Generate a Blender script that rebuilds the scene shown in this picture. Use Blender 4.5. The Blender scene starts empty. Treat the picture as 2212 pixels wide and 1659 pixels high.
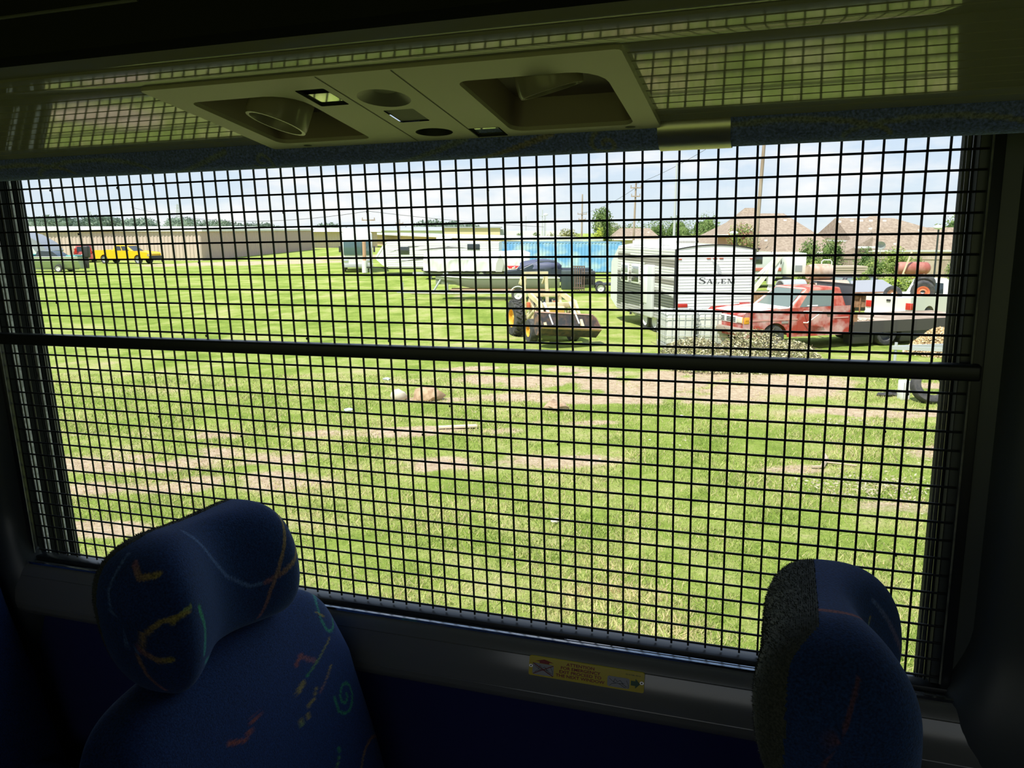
import bpy, bmesh, math, random
import numpy as np
from mathutils import Vector, Matrix, noise, geometry

rng = random.Random(7)
nr = np.random.RandomState(11)
scene = bpy.context.scene
COL = scene.collection
rad = math.radians

# ------------------------------------------------------------------ camera
EYE = 3.6
cam_data = bpy.data.cameras.new('camera')
cam_data.sensor_width = 36.0
cam_data.lens = 28.37
cam_data.clip_start = 0.02
cam_data.clip_end = 1500
cam = bpy.data.objects.new('camera', cam_data)
cam.location = (0, 0, EYE)
cam.rotation_euler = (rad(90 - 10.86), 0, 0)
COL.objects.link(cam)
scene.camera = cam
scene.view_settings.view_transform = 'Standard'
scene.view_settings.look = 'None'
scene.view_settings.exposure = 0.48
scene.view_settings.gamma = 1.0
scene.cycles.use_denoising = True
scene.cycles.max_bounces = 10
scene.cycles.diffuse_bounces = 5
scene.cycles.transparent_max_bounces = 12
scene.cycles.sample_clamp_indirect = 6.0

# ------------------------------------------------------------------ sky and sun
world = bpy.data.worlds.new('sky')
scene.world = world
world.use_nodes = True
wt = world.node_tree
wt.nodes.clear()
def wn(t, **k):
    n = wt.nodes.new(t)
    for a, b in k.items(): setattr(n, a, b)
    return n
w_out = wn('ShaderNodeOutputWorld'); w_bg = wn('ShaderNodeBackground')
w_tc = wn('ShaderNodeTexCoord'); w_sep = wn('ShaderNodeSeparateXYZ')
w_ramp = wn('ShaderNodeValToRGB')
e = w_ramp.color_ramp.elements
e[0].position = 0.0; e[0].color = (0.70, 0.77, 0.83, 1)
e[1].position = 1.0; e[1].color = (0.26, 0.42, 0.74, 1)
m_ = w_ramp.color_ramp.elements.new(0.12); m_.color = (0.58, 0.70, 0.88, 1)
m_ = w_ramp.color_ramp.elements.new(0.35); m_.color = (0.42, 0.58, 0.86, 1)
w_map = wn('ShaderNodeMapping'); w_map.inputs['Scale'].default_value = (1.0, 1.0, 3.2)
w_noise = wn('ShaderNodeTexNoise'); w_noise.inputs['Scale'].default_value = 6.5
w_noise.inputs['Detail'].default_value = 7; w_noise.inputs['Roughness'].default_value = 0.55
w_cr = wn('ShaderNodeValToRGB')
w_cr.color_ramp.elements[0].position = 0.46; w_cr.color_ramp.elements[0].color = (0, 0, 0, 1)
w_cr.color_ramp.elements[1].position = 0.66; w_cr.color_ramp.elements[1].color = (0.9, 0.9, 0.9, 1)
w_mix = wn('ShaderNodeMixRGB'); w_mix.inputs['Color2'].default_value = (0.93, 0.90, 0.91, 1)
L_ = wt.links
L_.new(w_tc.outputs['Generated'], w_sep.inputs[0])
L_.new(w_sep.outputs['Z'], w_ramp.inputs[0])
L_.new(w_tc.outputs['Generated'], w_map.inputs[0])
L_.new(w_map.outputs[0], w_noise.inputs['Vector'])
L_.new(w_noise.outputs['Fac'], w_cr.inputs[0])
L_.new(w_cr.outputs[0], w_mix.inputs['Fac'])
L_.new(w_ramp.outputs[0], w_mix.inputs['Color1'])
L_.new(w_mix.outputs[0], w_bg.inputs['Color'])
w_bg.inputs['Strength'].default_value = 0.86
L_.new(w_bg.outputs[0], w_out.inputs[0])

sun_data = bpy.data.lights.new('sun', 'SUN')
sun_data.energy = 4.8
sun_data.angle = rad(0.6)
sun_data.color = (1.0, 0.95, 0.86)
sun = bpy.data.objects.new('sun', sun_data)
sun.rotation_euler = Vector((-0.30, -0.42, 0.86)).to_track_quat('Z', 'Y').to_euler()
sun.location = (-10, -10, 30)
COL.objects.link(sun)

# ------------------------------------------------------------------ materials
MATS = {}
def mat(name, col, rough=0.6, metal=0.0, col2=None, nscale=6.0, bump=0.0, bscale=60.0, spec=0.5,
        thresh=(0.4, 0.6), stretch=None, sheen=0.0, attr=None, trans=0.0, alpha=None, detail=4.0):
    if name in MATS: return MATS[name]
    m = bpy.data.materials.new(name); m.use_nodes = True
    t = m.node_tree; b = t.nodes['Principled BSDF']
    b.inputs['Base Color'].default_value = (*col, 1)
    b.inputs['Roughness'].default_value = rough
    b.inputs['Metallic'].default_value = metal
    b.inputs['Specular IOR Level'].default_value = spec
    if sheen: b.inputs['Sheen Weight'].default_value = sheen
    tc = t.nodes.new('ShaderNodeTexCoord'); vec = tc.outputs['Object']
    if stretch:
        mp = t.nodes.new('ShaderNodeMapping'); mp.inputs['Scale'].default_value = stretch
        t.links.new(vec, mp.inputs[0]); vec = mp.outputs[0]
    if col2 is not None:
        n = t.nodes.new('ShaderNodeTexNoise'); n.inputs['Scale'].default_value = nscale
        n.inputs['Detail'].default_value = detail
        t.links.new(vec, n.inputs['Vector'])
        r = t.nodes.new('ShaderNodeValToRGB')
        r.color_ramp.elements[0].position = thresh[0]; r.color_ramp.elements[0].color = (*col, 1)
        r.color_ramp.elements[1].position = thresh[1]; r.color_ramp.elements[1].color = (*col2, 1)
        t.links.new(n.outputs['Fac'], r.inputs[0]); t.links.new(r.outputs[0], b.inputs['Base Color'])
    if attr:
        a = t.nodes.new('ShaderNodeAttribute'); a.attribute_name = attr
        t.links.new(a.outputs['Color'], b.inputs['Base Color'])
    if bump:
        n2 = t.nodes.new('ShaderNodeTexNoise'); n2.inputs['Scale'].default_value = bscale
        n2.inputs['Detail'].default_value = 3
        t.links.new(vec, n2.inputs['Vector'])
        bp = t.nodes.new('ShaderNodeBump'); bp.inputs['Strength'].default_value = bump
        bp.inputs['Distance'].default_value = 0.3 / bscale
        t.links.new(n2.outputs['Fac'], bp.inputs['Height']); t.links.new(bp.outputs[0], b.inputs['Normal'])
    if trans:
        b.inputs['Transmission Weight'].default_value = trans
    MATS[name] = m
    return m

def glass_mat(name, tint=(0.93, 0.96, 0.94), rough=0.02, refl=1.0):
    if name in MATS: return MATS[name]
    m = bpy.data.materials.new(name); m.use_nodes = True
    t = m.node_tree; t.nodes.clear()
    o = t.nodes.new('ShaderNodeOutputMaterial'); mx = t.nodes.new('ShaderNodeMixShader')
    tr = t.nodes.new('ShaderNodeBsdfTransparent'); tr.inputs[0].default_value = (*tint, 1)
    g = t.nodes.new('ShaderNodeBsdfGlossy'); g.inputs['Roughness'].default_value = rough
    f = t.nodes.new('ShaderNodeFresnel'); f.inputs[0].default_value = 1.45
    t.links.new(f.outputs[0], mx.inputs[0]); t.links.new(tr.outputs[0], mx.inputs[1])
    t.links.new(g.outputs[0], mx.inputs[2]); t.links.new(mx.outputs[0], o.inputs[0])
    MATS[name] = m
    return m

def leaf_mat(name, attr='tint', tl=0.45):
    if name in MATS: return MATS[name]
    m = bpy.data.materials.new(name); m.use_nodes = True
    t = m.node_tree; t.nodes.clear()
    o = t.nodes.new('ShaderNodeOutputMaterial'); mx = t.nodes.new('ShaderNodeMixShader')
    d = t.nodes.new('ShaderNodeBsdfDiffuse'); r = t.nodes.new('ShaderNodeBsdfTranslucent')
    a = t.nodes.new('ShaderNodeAttribute'); a.attribute_name = attr
    t.links.new(a.outputs['Color'], d.inputs[0]); t.links.new(a.outputs['Color'], r.inputs[0])
    mx.inputs[0].default_value = tl
    t.links.new(d.outputs[0], mx.inputs[1]); t.links.new(r.outputs[0], mx.inputs[2])
    t.links.new(mx.outputs[0], o.inputs[0])
    MATS[name] = m
    return m

# ------------------------------------------------------------------ mesh builder
def frame_of(d):
    d = Vector(d).normalized()
    a = Vector((0, 0, 1)) if abs(d.z) < 0.9 else Vector((1, 0, 0))
    u = d.cross(a).normalized()
    return u, d.cross(u).normalized()

class MB:
    def __init__(s): s.v = []; s.f = []; s.m = []; s.c = None
    def add(s, vs, fs, mi=0, X=None):
        o = len(s.v)
        if X is not None: vs = [X @ Vector(p) for p in vs]
        s.v.extend([tuple(p) for p in vs])
        for q in fs: s.f.append([i + o for i in q]); s.m.append(mi)
        return s
    def box(s, a, b, mi=0, X=None):
        (x0, y0, z0), (x1, y1, z1) = a, b
        vs = [(x0,y0,z0),(x1,y0,z0),(x1,y1,z0),(x0,y1,z0),(x0,y0,z1),(x1,y0,z1),(x1,y1,z1),(x0,y1,z1)]
        return s.add(vs, [(0,3,2,1),(4,5,6,7),(0,1,5,4),(1,2,6,5),(2,3,7,6),(3,0,4,7)], mi, X)
    def cbox(s, c, d, mi=0, X=None):
        return s.box((c[0]-d[0]/2, c[1]-d[1]/2, c[2]-d[2]/2), (c[0]+d[0]/2, c[1]+d[1]/2, c[2]+d[2]/2), mi, X)
    def rbox(s, a, b, r=0.02, mi=0, X=None, seg=2):
        bm = bmesh.new()
        bmesh.ops.create_cube(bm, size=1.0)
        for v in bm.verts:
            v.co = Vector([(a[i]+b[i])/2 + v.co[i]*(b[i]-a[i]) for i in range(3)])
        bmesh.ops.bevel(bm, geom=list(bm.edges), offset=r, segments=seg, profile=0.5, affect='EDGES')
        s.frombm(bm, mi, X); bm.free(); return s
    def frombm(s, bm, mi=0, X=None):
        bm.verts.index_update()
        return s.add([v.co.copy() for v in bm.verts], [[v.index for v in f.verts] for f in bm.faces], mi, X)
    def tube(s, pts, r, n=8, mi=0, caps=True, X=None, r1=None):
        pts = [Vector(p) for p in pts]; rings = []; vs = []; k = len(pts)
        u = None
        for i, p in enumerate(pts):
            d = (pts[min(i+1, k-1)] - pts[max(i-1, 0)]).normalized()
            if u is None: u, w = frame_of(d)
            else:
                u = (u - d*u.dot(d)).normalized()
            w = d.cross(u).normalized()
            rr = r if r1 is None else r + (r1 - r)*i/(k-1)
            for j in range(n):
                t = 2*math.pi*j/n
                vs.append(p + u*(math.cos(t)*rr) + w*(math.sin(t)*rr))
        fs = []
        for i in range(k-1):
            for j in range(n):
                a = i*n+j; b = i*n+(j+1) % n
                fs.append((a, b, b+n, a+n))
        if caps: fs.append(list(range(n))[::-1]); fs.append([(k-1)*n+j for j in range(n)])
        return s.add(vs, fs, mi, X)
    def beam(s, p, q, w, h, mi=0, X=None):
        p = Vector(p); q = Vector(q); d = (q-p).normalized(); u, t = frame_of(d)
        vs = []
        for c in (p, q):
            for a, b in ((-1,-1),(1,-1),(1,1),(-1,1)): vs.append(c + u*(a*w/2) + t*(b*h/2))
        return s.add(vs, [(3,2,1,0),(4,5,6,7),(0,1,5,4),(1,2,6,5),(2,3,7,6),(3,0,4,7)], mi, X)
    def prism(s, poly, a, b, axis='y', mi=0, X=None):
        n = len(poly); f = {'y': lambda p, t: (p[0], t, p[1]), 'x': lambda p, t: (t, p[0], p[1]), 'z': lambda p, t: (p[0], p[1], t)}[axis]
        vs = [f(p, a) for p in poly] + [f(p, b) for p in poly]
        fs = [list(range(n)), list(range(2*n-1, n-1, -1))] + [(i, i+n, (i+1) % n+n, (i+1) % n) for i in range(n)]
        return s.add(vs, fs, mi, X)
    def lathe(s, prof, n=24, mi=0, X=None, axis='y'):
        vs = []; k = len(prof)
        for j in range(n):
            t = 2*math.pi*j/n; c, q = math.cos(t), math.sin(t)
            for (r, h) in prof:
                if axis == 'y': vs.append((r*c, h, r*q))
                elif axis == 'x': vs.append((h, r*c, r*q))
                else: vs.append((r*c, r*q, h))
        fs = []
        for j in range(n):
            j2 = (j+1) % n
            for i in range(k-1): fs.append((j*k+i, j*k+i+1, j2*k+i+1, j2*k+i))
        return s.add(vs, fs, mi, X)
    def grid(s, P, mi=0, closeu=False, closev=False, X=None):
        nu = len(P); nv = len(P[0]); vs = [p for row in P for p in row]; fs = []
        for i in range(nu if closeu else nu-1):
            for j in range(nv if closev else nv-1):
                i2 = (i+1) % nu; j2 = (j+1) % nv
                fs.append((i*nv+j, i2*nv+j, i2*nv+j2, i*nv+j2))
        return s.add(vs, fs, mi, X)
    def hull4(s, b, t, mi=0, X=None):
        """b, t: 4 bottom and 4 top points"""
        return s.add(list(b)+list(t), [(3,2,1,0),(4,5,6,7),(0,1,5,4),(1,2,6,5),(2,3,7,6),(3,0,4,7)], mi, X)
    def plate(s, outer, holes, fmap, mi=0):
        loops = [[Vector((p[0], p[1], 0)) for p in L] for L in [outer]+holes]
        flat = [p for L in loops for p in L]
        tris = geometry.tessellate_polygon(loops)
        return s.add([fmap(p.x, p.y, 0) for p in flat], [list(t) for t in tris], mi)
    def blob(s, c, r, sub=2, amp=0.25, fr=1.5, mi=0):
        bm = bmesh.new(); bmesh.ops.create_icosphere(bm, subdivisions=sub, radius=1.0)
        c = Vector(c); off = Vector((rng.random()*50, rng.random()*50, 3))
        for v in bm.verts:
            k = 1 + amp*noise.noise(v.co*fr + off)
            v.co = Vector((v.co.x*r[0]*k, v.co.y*r[1]*k, v.co.z*r[2]*k)) + c
        s.frombm(bm, mi); bm.free(); return s
    def build(s, name, mats, parent=None, smooth=40, local=None, fixn=True):
        me = bpy.data.meshes.new(name)
        me.from_pydata(s.v, [], s.f)
        if not isinstance(mats, (list, tuple)): mats = [mats]
        for m in mats: me.materials.append(m)
        me.polygons.foreach_set('material_index', s.m)
        if s.c is not None:
            ca = me.color_attributes.new('tint', 'FLOAT_COLOR', 'POINT')
            arr = np.ones((len(s.v), 4), np.float32); arr[:, :3] = np.array(s.c, np.float32)
            ca.data.foreach_set('color', arr.ravel())
        if fixn and len(s.f) < 60000:
            bm = bmesh.new(); bm.from_mesh(me)
            bmesh.ops.recalc_face_normals(bm, faces=bm.faces[:]); bm.to_mesh(me); bm.free()
        if smooth:
            me.polygons.foreach_set('use_smooth', [True]*len(me.polygons))
            me.set_sharp_from_angle(angle=rad(smooth))
        me.update()
        o = bpy.data.objects.new(name, me); COL.objects.link(o)
        if parent is not None: o.parent = parent
        return o

def tag(o, label=None, cat=None, group=None, kind=None):
    if label: o['label'] = label
    if cat: o['category'] = cat
    if group: o['group'] = group
    if kind: o['kind'] = kind
    return o
def thing(name, label, cat, loc=(0, 0, 0), rz=0.0, group=None, kind=None, M=None):
    o = bpy.data.objects.new(name, None); COL.objects.link(o)
    o.empty_display_size = 0.1
    if M is not None: o.matrix_world = M @ Matrix.Translation(loc) @ Matrix.Rotation(rz, 4, 'Z')
    else: o.location = loc; o.rotation_euler = (0, 0, rz)
    return tag(o, label, cat, group, kind)
def copy_tree(o, parent=None):
    c = o.copy(); COL.objects.link(c)
    if parent is not None: c.parent = parent; c.matrix_parent_inverse = o.matrix_parent_inverse
    for ch in list(o.children): copy_tree(ch, c)
    return c
def T(x=0, y=0, z=0): return Matrix.Translation((x, y, z))
def RX(a): return Matrix.Rotation(rad(a), 4, 'X')
def RY(a): return Matrix.Rotation(rad(a), 4, 'Y')
def RZ(a): return Matrix.Rotation(rad(a), 4, 'Z')

# ------------------------------------------------------------------ bus frame
# bus axes: x along the coach (towards its front), y out through the window, z up;
# origin at the top rear corner of the wire guard. The coach stands a little out of level.
def cam_basis(yaw, pitch, roll):
    cy, sy, cp, sp = math.cos(yaw), math.sin(yaw), math.cos(pitch), math.sin(pitch)
    f = Vector((sy*cp, cy*cp, sp)); r = Vector((cy, -sy, 0)); u = r.cross(f)
    c, s_ = math.cos(roll), math.sin(roll)
    return Matrix((c*r + s_*u, -s_*r + c*u, -f)).transposed()
Cb = cam_basis(-0.3312, -0.2226, -0.0291)
Cw = Matrix.Rotation(rad(90-10.86), 3, 'X')
Rb = Cw @ Cb.transposed()
MB_ = Rb.to_4x4(); MB_.translation = Vector((0, 0, EYE)) - Rb @ Vector((1.3139, -1.1517, -0.0727))
BUS = MB_
def bus(o):            # place a top-level object built in bus coordinates
    o.matrix_world = BUS @ o.matrix_world; return o

# ================================================================== COACH INTERIOR
def bmat(*a, **k): return mat(*a, **k)
m_wall = mat('dark_trim', (0.085, 0.095, 0.090), 0.34, bump=0.08, bscale=900)
m_rail = mat('sill_extrusion', (0.21, 0.21, 0.185), 0.17, spec=1.0, bump=0.05, bscale=1200)
m_black = mat('black_trim', (0.012, 0.012, 0.012), 0.6)
m_bin = mat('bin_panel', (0.010, 0.010, 0.011), 0.75)
m_carpet = mat('wall_carpet', (0.012, 0.017, 0.12), 0.95, bump=0.6, bscale=1500, sheen=0.3)
m_floor = mat('bus_floor', (0.03, 0.03, 0.03), 0.8)
m_guard = mat('guard_paint', (0.020, 0.022, 0.021), 0.38, bump=0.05, bscale=600)
m_outer = mat('outer_ledge', (0.03, 0.035, 0.055), 0.30)
m_foam = mat('foam_seal', (0.62, 0.62, 0.56), 0.8, col2=(0.36, 0.36, 0.32), nscale=90, bump=0.4, bscale=300)
m_alu = mat('bare_aluminium', (0.95, 0.95, 0.95), 0.12, metal=1.0)
m_plastic = mat('rack_plastic', (0.42, 0.40, 0.31), 0.045, spec=1.0)
m_psu = mat('console_plastic', (0.64, 0.59, 0.45), 0.3)
m_recess = mat('console_recess', (0.30, 0.23, 0.18), 0.4)
m_nozzle = mat('nozzle_plastic', (0.42, 0.38, 0.30), 0.22)
m_skin = mat('coach_paint', (0.55, 0.56, 0.58), 0.3)

def wallbox(name, boxes, m, kind='structure'):
    b = MB()
    for q in boxes: b.box(*q)
    o = b.build(name, m, smooth=0); bus(o)
    if kind: o['kind'] = kind
    return o

ZT = 0.10
X0, X1 = -0.125, 1.530
# window side of the coach: sheet with two openings
wl = wallbox('wall_left', [
    ((-3.2, 0.0, -1.62), (4.6, 0.09, -0.806)),
    ((-3.2, 0.0, -0.806), (X0, 0.09, ZT)),
    ((X1, 0.0, -0.806), (1.85, 0.09, ZT)),
    ((3.5, 0.0, -0.806), (4.6, 0.09, ZT)),
    ((-3.2, 0.0, ZT), (4.6, 0.09, 0.62))], m_wall)
wallbox('wall_right', [((-3.2, -2.55, -1.62), (4.6, -2.47, -0.79)), ((-3.2, -2.55, 0.0), (4.6, -2.47, 0.62)), ((-3.2, -2.55, -0.79), (-1.9, -2.47, 0.0)),
    ((-0.32, -2.55, -0.79), (-0.1, -2.47, 0.0)), ((1.52, -2.55, -0.79), (1.72, -2.47, 0.0)), ((3.4, -2.55, -0.79), (4.6, -2.47, 0.0))], m_wall)
for i_, (xa_, xb_) in enumerate(((-1.9, -0.32), (-0.1, 1.52), (1.72, 3.4))):
    b = MB(); b.add([(xa_, -2.51, -0.79), (xb_, -2.51, -0.79), (xb_, -2.51, 0.0), (xa_, -2.51, 0.0)], [(0, 1, 2, 3)])
    o = b.build('window_%d' % (i_+3), glass_mat('dark_tint_pane', (0.50, 0.49, 0.44)), smooth=0); bus(o); o['kind'] = 'structure'
wallbox('wall_front', [((4.6, -2.55, -1.62), (4.68, 0.09, 0.62))], m_wall)
wallbox('wall_rear', [((-3.28, -2.55, -1.62), (-3.2, 0.09, 0.62))], m_wall)
wallbox('floor', [((-3.2, -2.47, -1.68), (4.6, 0.0, -1.62))], m_floor)
wallbox('ceiling', [((-3.2, -2.47, 0.62), (4.6, 0.0, 0.68))], m_bin)
# coach skin below the windows, carpeted inside
b = MB(); b.box((-3.28, 0.091, -2.5), (4.68, 0.12, -0.84)); b.box((-3.28, -2.58, -2.5), (4.68, -2.552, -0.8))
o = b.build('trim_1', m_skin, smooth=0); bus(o); o['kind'] = 'structure'
b = MB(); b.box((-3.2, -0.012, -1.62), (4.6, -0.0005, -0.8795))
o = b.build('trim_2', m_carpet, smooth=0); bus(o); o['kind'] = 'structure'

# window rail: rounded extrusion under the window
prof = [(0, -0.7640), (-0.0235, -0.7637), (-0.0300, -0.7655), (-0.0335, -0.7685), (-0.0375, -0.7750), (-0.0418, -0.7840), (-0.0412, -0.7848), (-0.0424, -0.7856), (-0.0475, -0.7990),
        (-0.0518, -0.8130), (-0.0548, -0.8270), (-0.0562, -0.8390), (-0.0552, -0.8402), (-0.0558, -0.8414), (-0.0540, -0.8520), (-0.0528, -0.8530), (-0.0524, -0.8545), (-0.0455, -0.8650), (-0.0350, -0.8740), (-0.0240, -0.8785), (0, -0.8790)]
b = MB()
b.grid([[(x, y, z) for (y, z) in prof] for x in np.linspace(-0.145, 1.60, 30)])
o = b.build('baseboard_left', m_rail, smooth=28); bus(o); o['kind'] = 'structure'
b = MB(); b.prism([(-0.0250, -0.7592), (-0.0282, -0.7603), (-0.0282, -0.7660), (-0.0250, -0.7640)], -0.14, 1.56, axis='x')
b.prism([(-0.0123, -0.7624), (-0.0148, -0.7633), (-0.0148, -0.7645), (-0.0123, -0.7645)], 1.0, 1.56, axis='x')
o = b.build('trim_3', m_alu, smooth=0); bus(o); o['kind'] = 'structure'

# outer window: ledge, reveals with seals, glass
win = thing('window_1', None, None, (0.7, 0.05, -0.79), M=BUS, kind='structure')
def sub(mb, name, m, parent, off, smooth=40):
    """part built in bus coordinates, re-based on the parent's location"""
    mb.v = [(p[0]-off[0], p[1]-off[1], p[2]-off[2]) for p in mb.v]
    return mb.build(name, m, parent, smooth)
OFFW = (0.7, 0.05, -0.79)
b = MB(); b.box((X0, 0.010, -0.806), (X1, 0.0895, -0.7965)); sub(b, 'window_ledge', m_outer, win, OFFW)
b = MB()
for sx in (0, 1):
    xx = X0 if sx == 0 else X1; d = 1 if sx == 0 else -1
    for (y0, y1, t) in ((0.0255, 0.034, 0.004), (0.040, 0.050, 0.005), (0.053, 0.056, 0.003), (0.070, 0.0775, 0.004), (0.0795, 0.0835, 0.005), (0.085, 0.090, 0.006)):
        b.box((min(xx, xx+d*t), y0, -0.797), (max(xx, xx+d*t), y1, ZT))
for xa_, xb_ in ((X0-.001, X0+.0006), (X1-.0006, X1+.001)): b.box((xa_, 0.0, -0.797), (xb_, 0.0899, ZT))
sub(b, 'reveal_channel', mat('reveal_black', (0.006, 0.007, 0.006), 0.8, spec=0.12), win, OFFW)
b = MB()
b.box((X0, 0.0125, -0.790), (X0+0.0035, 0.0240, 0.0)); sub(b, 'foam_strip', m_foam, win, OFFW)
b = MB(); b.box((X0, 0.0590, -0.790), (X0+0.0035, 0.0675, 0.0)); sub(b, 'seal_strip', m_foam, win, OFFW)
b = MB()
for y in (0.0335, 0.0565, 0.066): b.box((X1-0.0085, y, -0.78), (X1-0.001, y+0.0008, 0.05))
for y in (0.0375, 0.0783, 0.0840): b.box((X0+0.001, y, -0.79), (X0+0.006, y+0.0010, 0.05))
sub(b, 'edge_strip', mat('worn_edge', (0.25, 0.25, 0.23), 0.35), win, OFFW)
b = MB(); b.add([(X0, 0.082, -0.797), (X1, 0.082, -0.797), (X1, 0.082, ZT), (X0, 0.082, ZT)], [(0, 1, 2, 3)])
sub(b, 'window_pane', glass_mat('tinted_pane', (0.94, 0.97, 0.955)), win, OFFW)
w2 = MB(); w2.add([(1.85, 0.082, -0.797), (3.5, 0.082, -0.797), (3.5, 0.082, ZT), (1.85, 0.082, ZT)], [(0, 1, 2, 3)])
w2.box((1.85, 0.03, -0.79), (1.87, 0.09, ZT), 1); w2.box((3.48, 0.03, -0.79), (3.5, 0.09, ZT), 1)
o = w2.build('window_2', [glass_mat('tinted_pane'), m_guard], smooth=0); bus(o); o['kind'] = 'structure'

# wire guard
G = thing('window_guard', 'black welded wire guard grid with a mid bar fixed over the coach window', 'window guard', (0.71, 0, -0.76), M=BUS)
OG = (0.71, 0, -0.76)
b = MB()
S = 0.0254; SZ = 0.0254*1.0095
jit = [0.0]*64
for i in range(-4, 61):
    x = i*S + rng.uniform(-0.0009, 0.0009)
    if x > 1.532 or x < -0.118: continue
    dx = rng.uniform(-0.0012, 0.0012)
    b.tube([(x, 0.0018, 0.03), (x+dx, 0.0018, -0.38), (x, 0.0018, -0.752)], 0.00175, 6)
for j in range(-1, 30):
    z = -j*SZ + rng.uniform(-0.0008, 0.0008)
    if z < -0.7515: continue
    dz = rng.uniform(-0.0008, 0.0008)
    b.tube([(-0.122, -0.0012, z), (0.7, -0.0012, z+dz), (1.540, -0.0012, z)], 0.00175, 6)
for k in range(46):      # weld beads and drips
    i = rng.randint(0, 59); j = rng.randint(1, 28)
    b.blob((i*S+rng.choice((-1, 1))*0.0008, -0.001, -j*SZ-rng.uniform(0.001, 0.006)), (0.0016, 0.0016, 0.0024), 1, 0.3)
sub(b, 'wire_mesh', m_guard, G, OG)
b = MB()
b.rbox((-0.140, -0.012, -0.7775), (1.556, 0.012, -0.7545), 0.003)
b.rbox((-0.140, -0.010, -0.76), (-0.1265, 0.010, 0.04), 0.002)
b.rbox((1.5425, -0.010, -0.76), (1.556, 0.010, 0.04), 0.002)
sub(b, 'frame', m_guard, G, OG)
b = MB(); b.rbox((-0.136, -0.022, -0.3125), (1.552, -0.0025, -0.2915), 0.0035, seg=3)
sub(b, 'crossbar', m_guard, G, OG)
for q_ in (((1.5405, -0.0112, -0.7485), (1.5425, -0.0095, 0.02)), ((-0.1265, -0.0112, -0.7485), (-0.1250, -0.0095, 0.02))):
  b = MB(); b.box(*q_); sub(b, 'edge_bead', mat('worn_bead', (0.22, 0.22, 0.17), 0.5, col2=(0.1, 0.1, 0.09), nscale=40), G, OG)

# pillar covers either side of the window, flared at the foot
def pillar(name, xa, xb, left):
    b = MB(); P = []
    for k in range(60):
        z = 0.10 - 1.10*k/59
        t = max(0.0, min(1.0, (-0.66 - z)/0.16)); t = t*t*(3-2*t)
        t2 = max(0.0, min(1.0, (-0.84 - z)/0.12))
        row = []
        d = 0.040 + 0.022*t
        fl = 0.05*t*(1-t2)
        for j in range(25):
            u = j/24; e_ = abs(2*u-1)
            yy = -d*(1-e_**4)**0.5 if e_ < 1 else 0
            xx = xa - (fl if left is False else 0) + (xb - xa + (fl if left is False else fl))*u
            row.append((xx, yy, z))
        P.append(row)
    b.grid(P)
    o = b.build(name, m_wall, smooth=60); bus(o); o['kind'] = 'structure'
pillar('trim_4', 1.578, 1.90, False)
pillar('trim_5', -0.46, -0.150, True)

# parcel rack: ribbed underside, stepped lip, bin front
SL = 0.2035
def und(y): return -0.001 + (-0.36 - y)*SL
prof = []
y = -0.352
prof.append((-0.345, 0.02)); prof.append((-0.350, und(-0.350)))
for k in range(11):
    ya = -0.3525 - k*0.0170
    prof += [(ya, und(ya)), (ya-0.0145, und(ya-0.0145)), (ya-0.0152, und(ya-0.015)+0.0022), (ya-0.0163, und(ya-0.0163)+0.0022)]
yb = -0.3525-11*0.0170
prof += [(yb, und(yb)), (-0.5405, und(-0.5405)-0.001), (-0.5415, 0.0415), (-0.5445, 0.0415), (-0.5465, 0.034)]
for k in range(3):
    ya = -0.5475-k*0.0135
    zz = lambda q: 0.0345 + (-0.547-q)*0.17
    prof += [(ya, zz(ya)), (ya-0.011, zz(ya-0.011)), (ya-0.0117, zz(ya-0.0117)+0.002), (ya-0.0130, zz(ya-0.013)+0.002)]
prof += [(-0.592, 0.045), (-0.600, 0.050)]
b = MB()
for xa_, xb_ in ((-1.2, 0.772), (1.189, 3.2)): b.grid([[(x, y, z) for (y, z) in prof] for x in np.linspace(xa_, xb_, 6)])
b.grid([[(x, y, z) for (y, z) in prof if y <= -0.5404] for x in (0.772, 1.0, 1.189)])
OR = (0.7, -0.45, 0.0)
rack = thing('parcel_rack', 'overhead parcel rack with a ribbed beige plastic underside above the window', 'luggage rack', OR, M=BUS)
sub(b, 'ribbed_underside', m_plastic, rack, OR, 25)
b = MB()
bp = [(-0.600, 0.050), (-0.607, 0.056), (-0.612, 0.075), (-0.630, 0.12), (-0.632, 0.125), (-0.629, 0.127), (-0.640, 0.165), (-0.652, 0.20), (-0.654, 0.203), (-0.650, 0.205), (-0.66, 0.30), (-0.66, 0.62)]
b.grid([[(x, y, z) for (y, z) in bp] for x in (-3.2, 0, 2, 4.6)])
sub(b, 'bin_front', m_bin, rack, OR, 30)
b = MB()
b.tube([(-1.2, -0.6165, 0.0835), (0.84, -0.6165, 0.0835)], 0.0014, 6)
sub(b, 'bin_highlight', mat('bin_highlight_grey', (0.25, 0.25, 0.25), 0.4), rack, OR)  # pale tube standing in for the highlight line along the bin front
b = MB(); b.grid([[(x, y, z) for (y, z) in [(-0.345, 0.02), (-0.30, 0.10), (-0.2, 0.12), (0, 0.12)]] for x in (-1.2, 3.2)])
sub(b, 'rack_back', m_bin, rack, OR)

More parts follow.
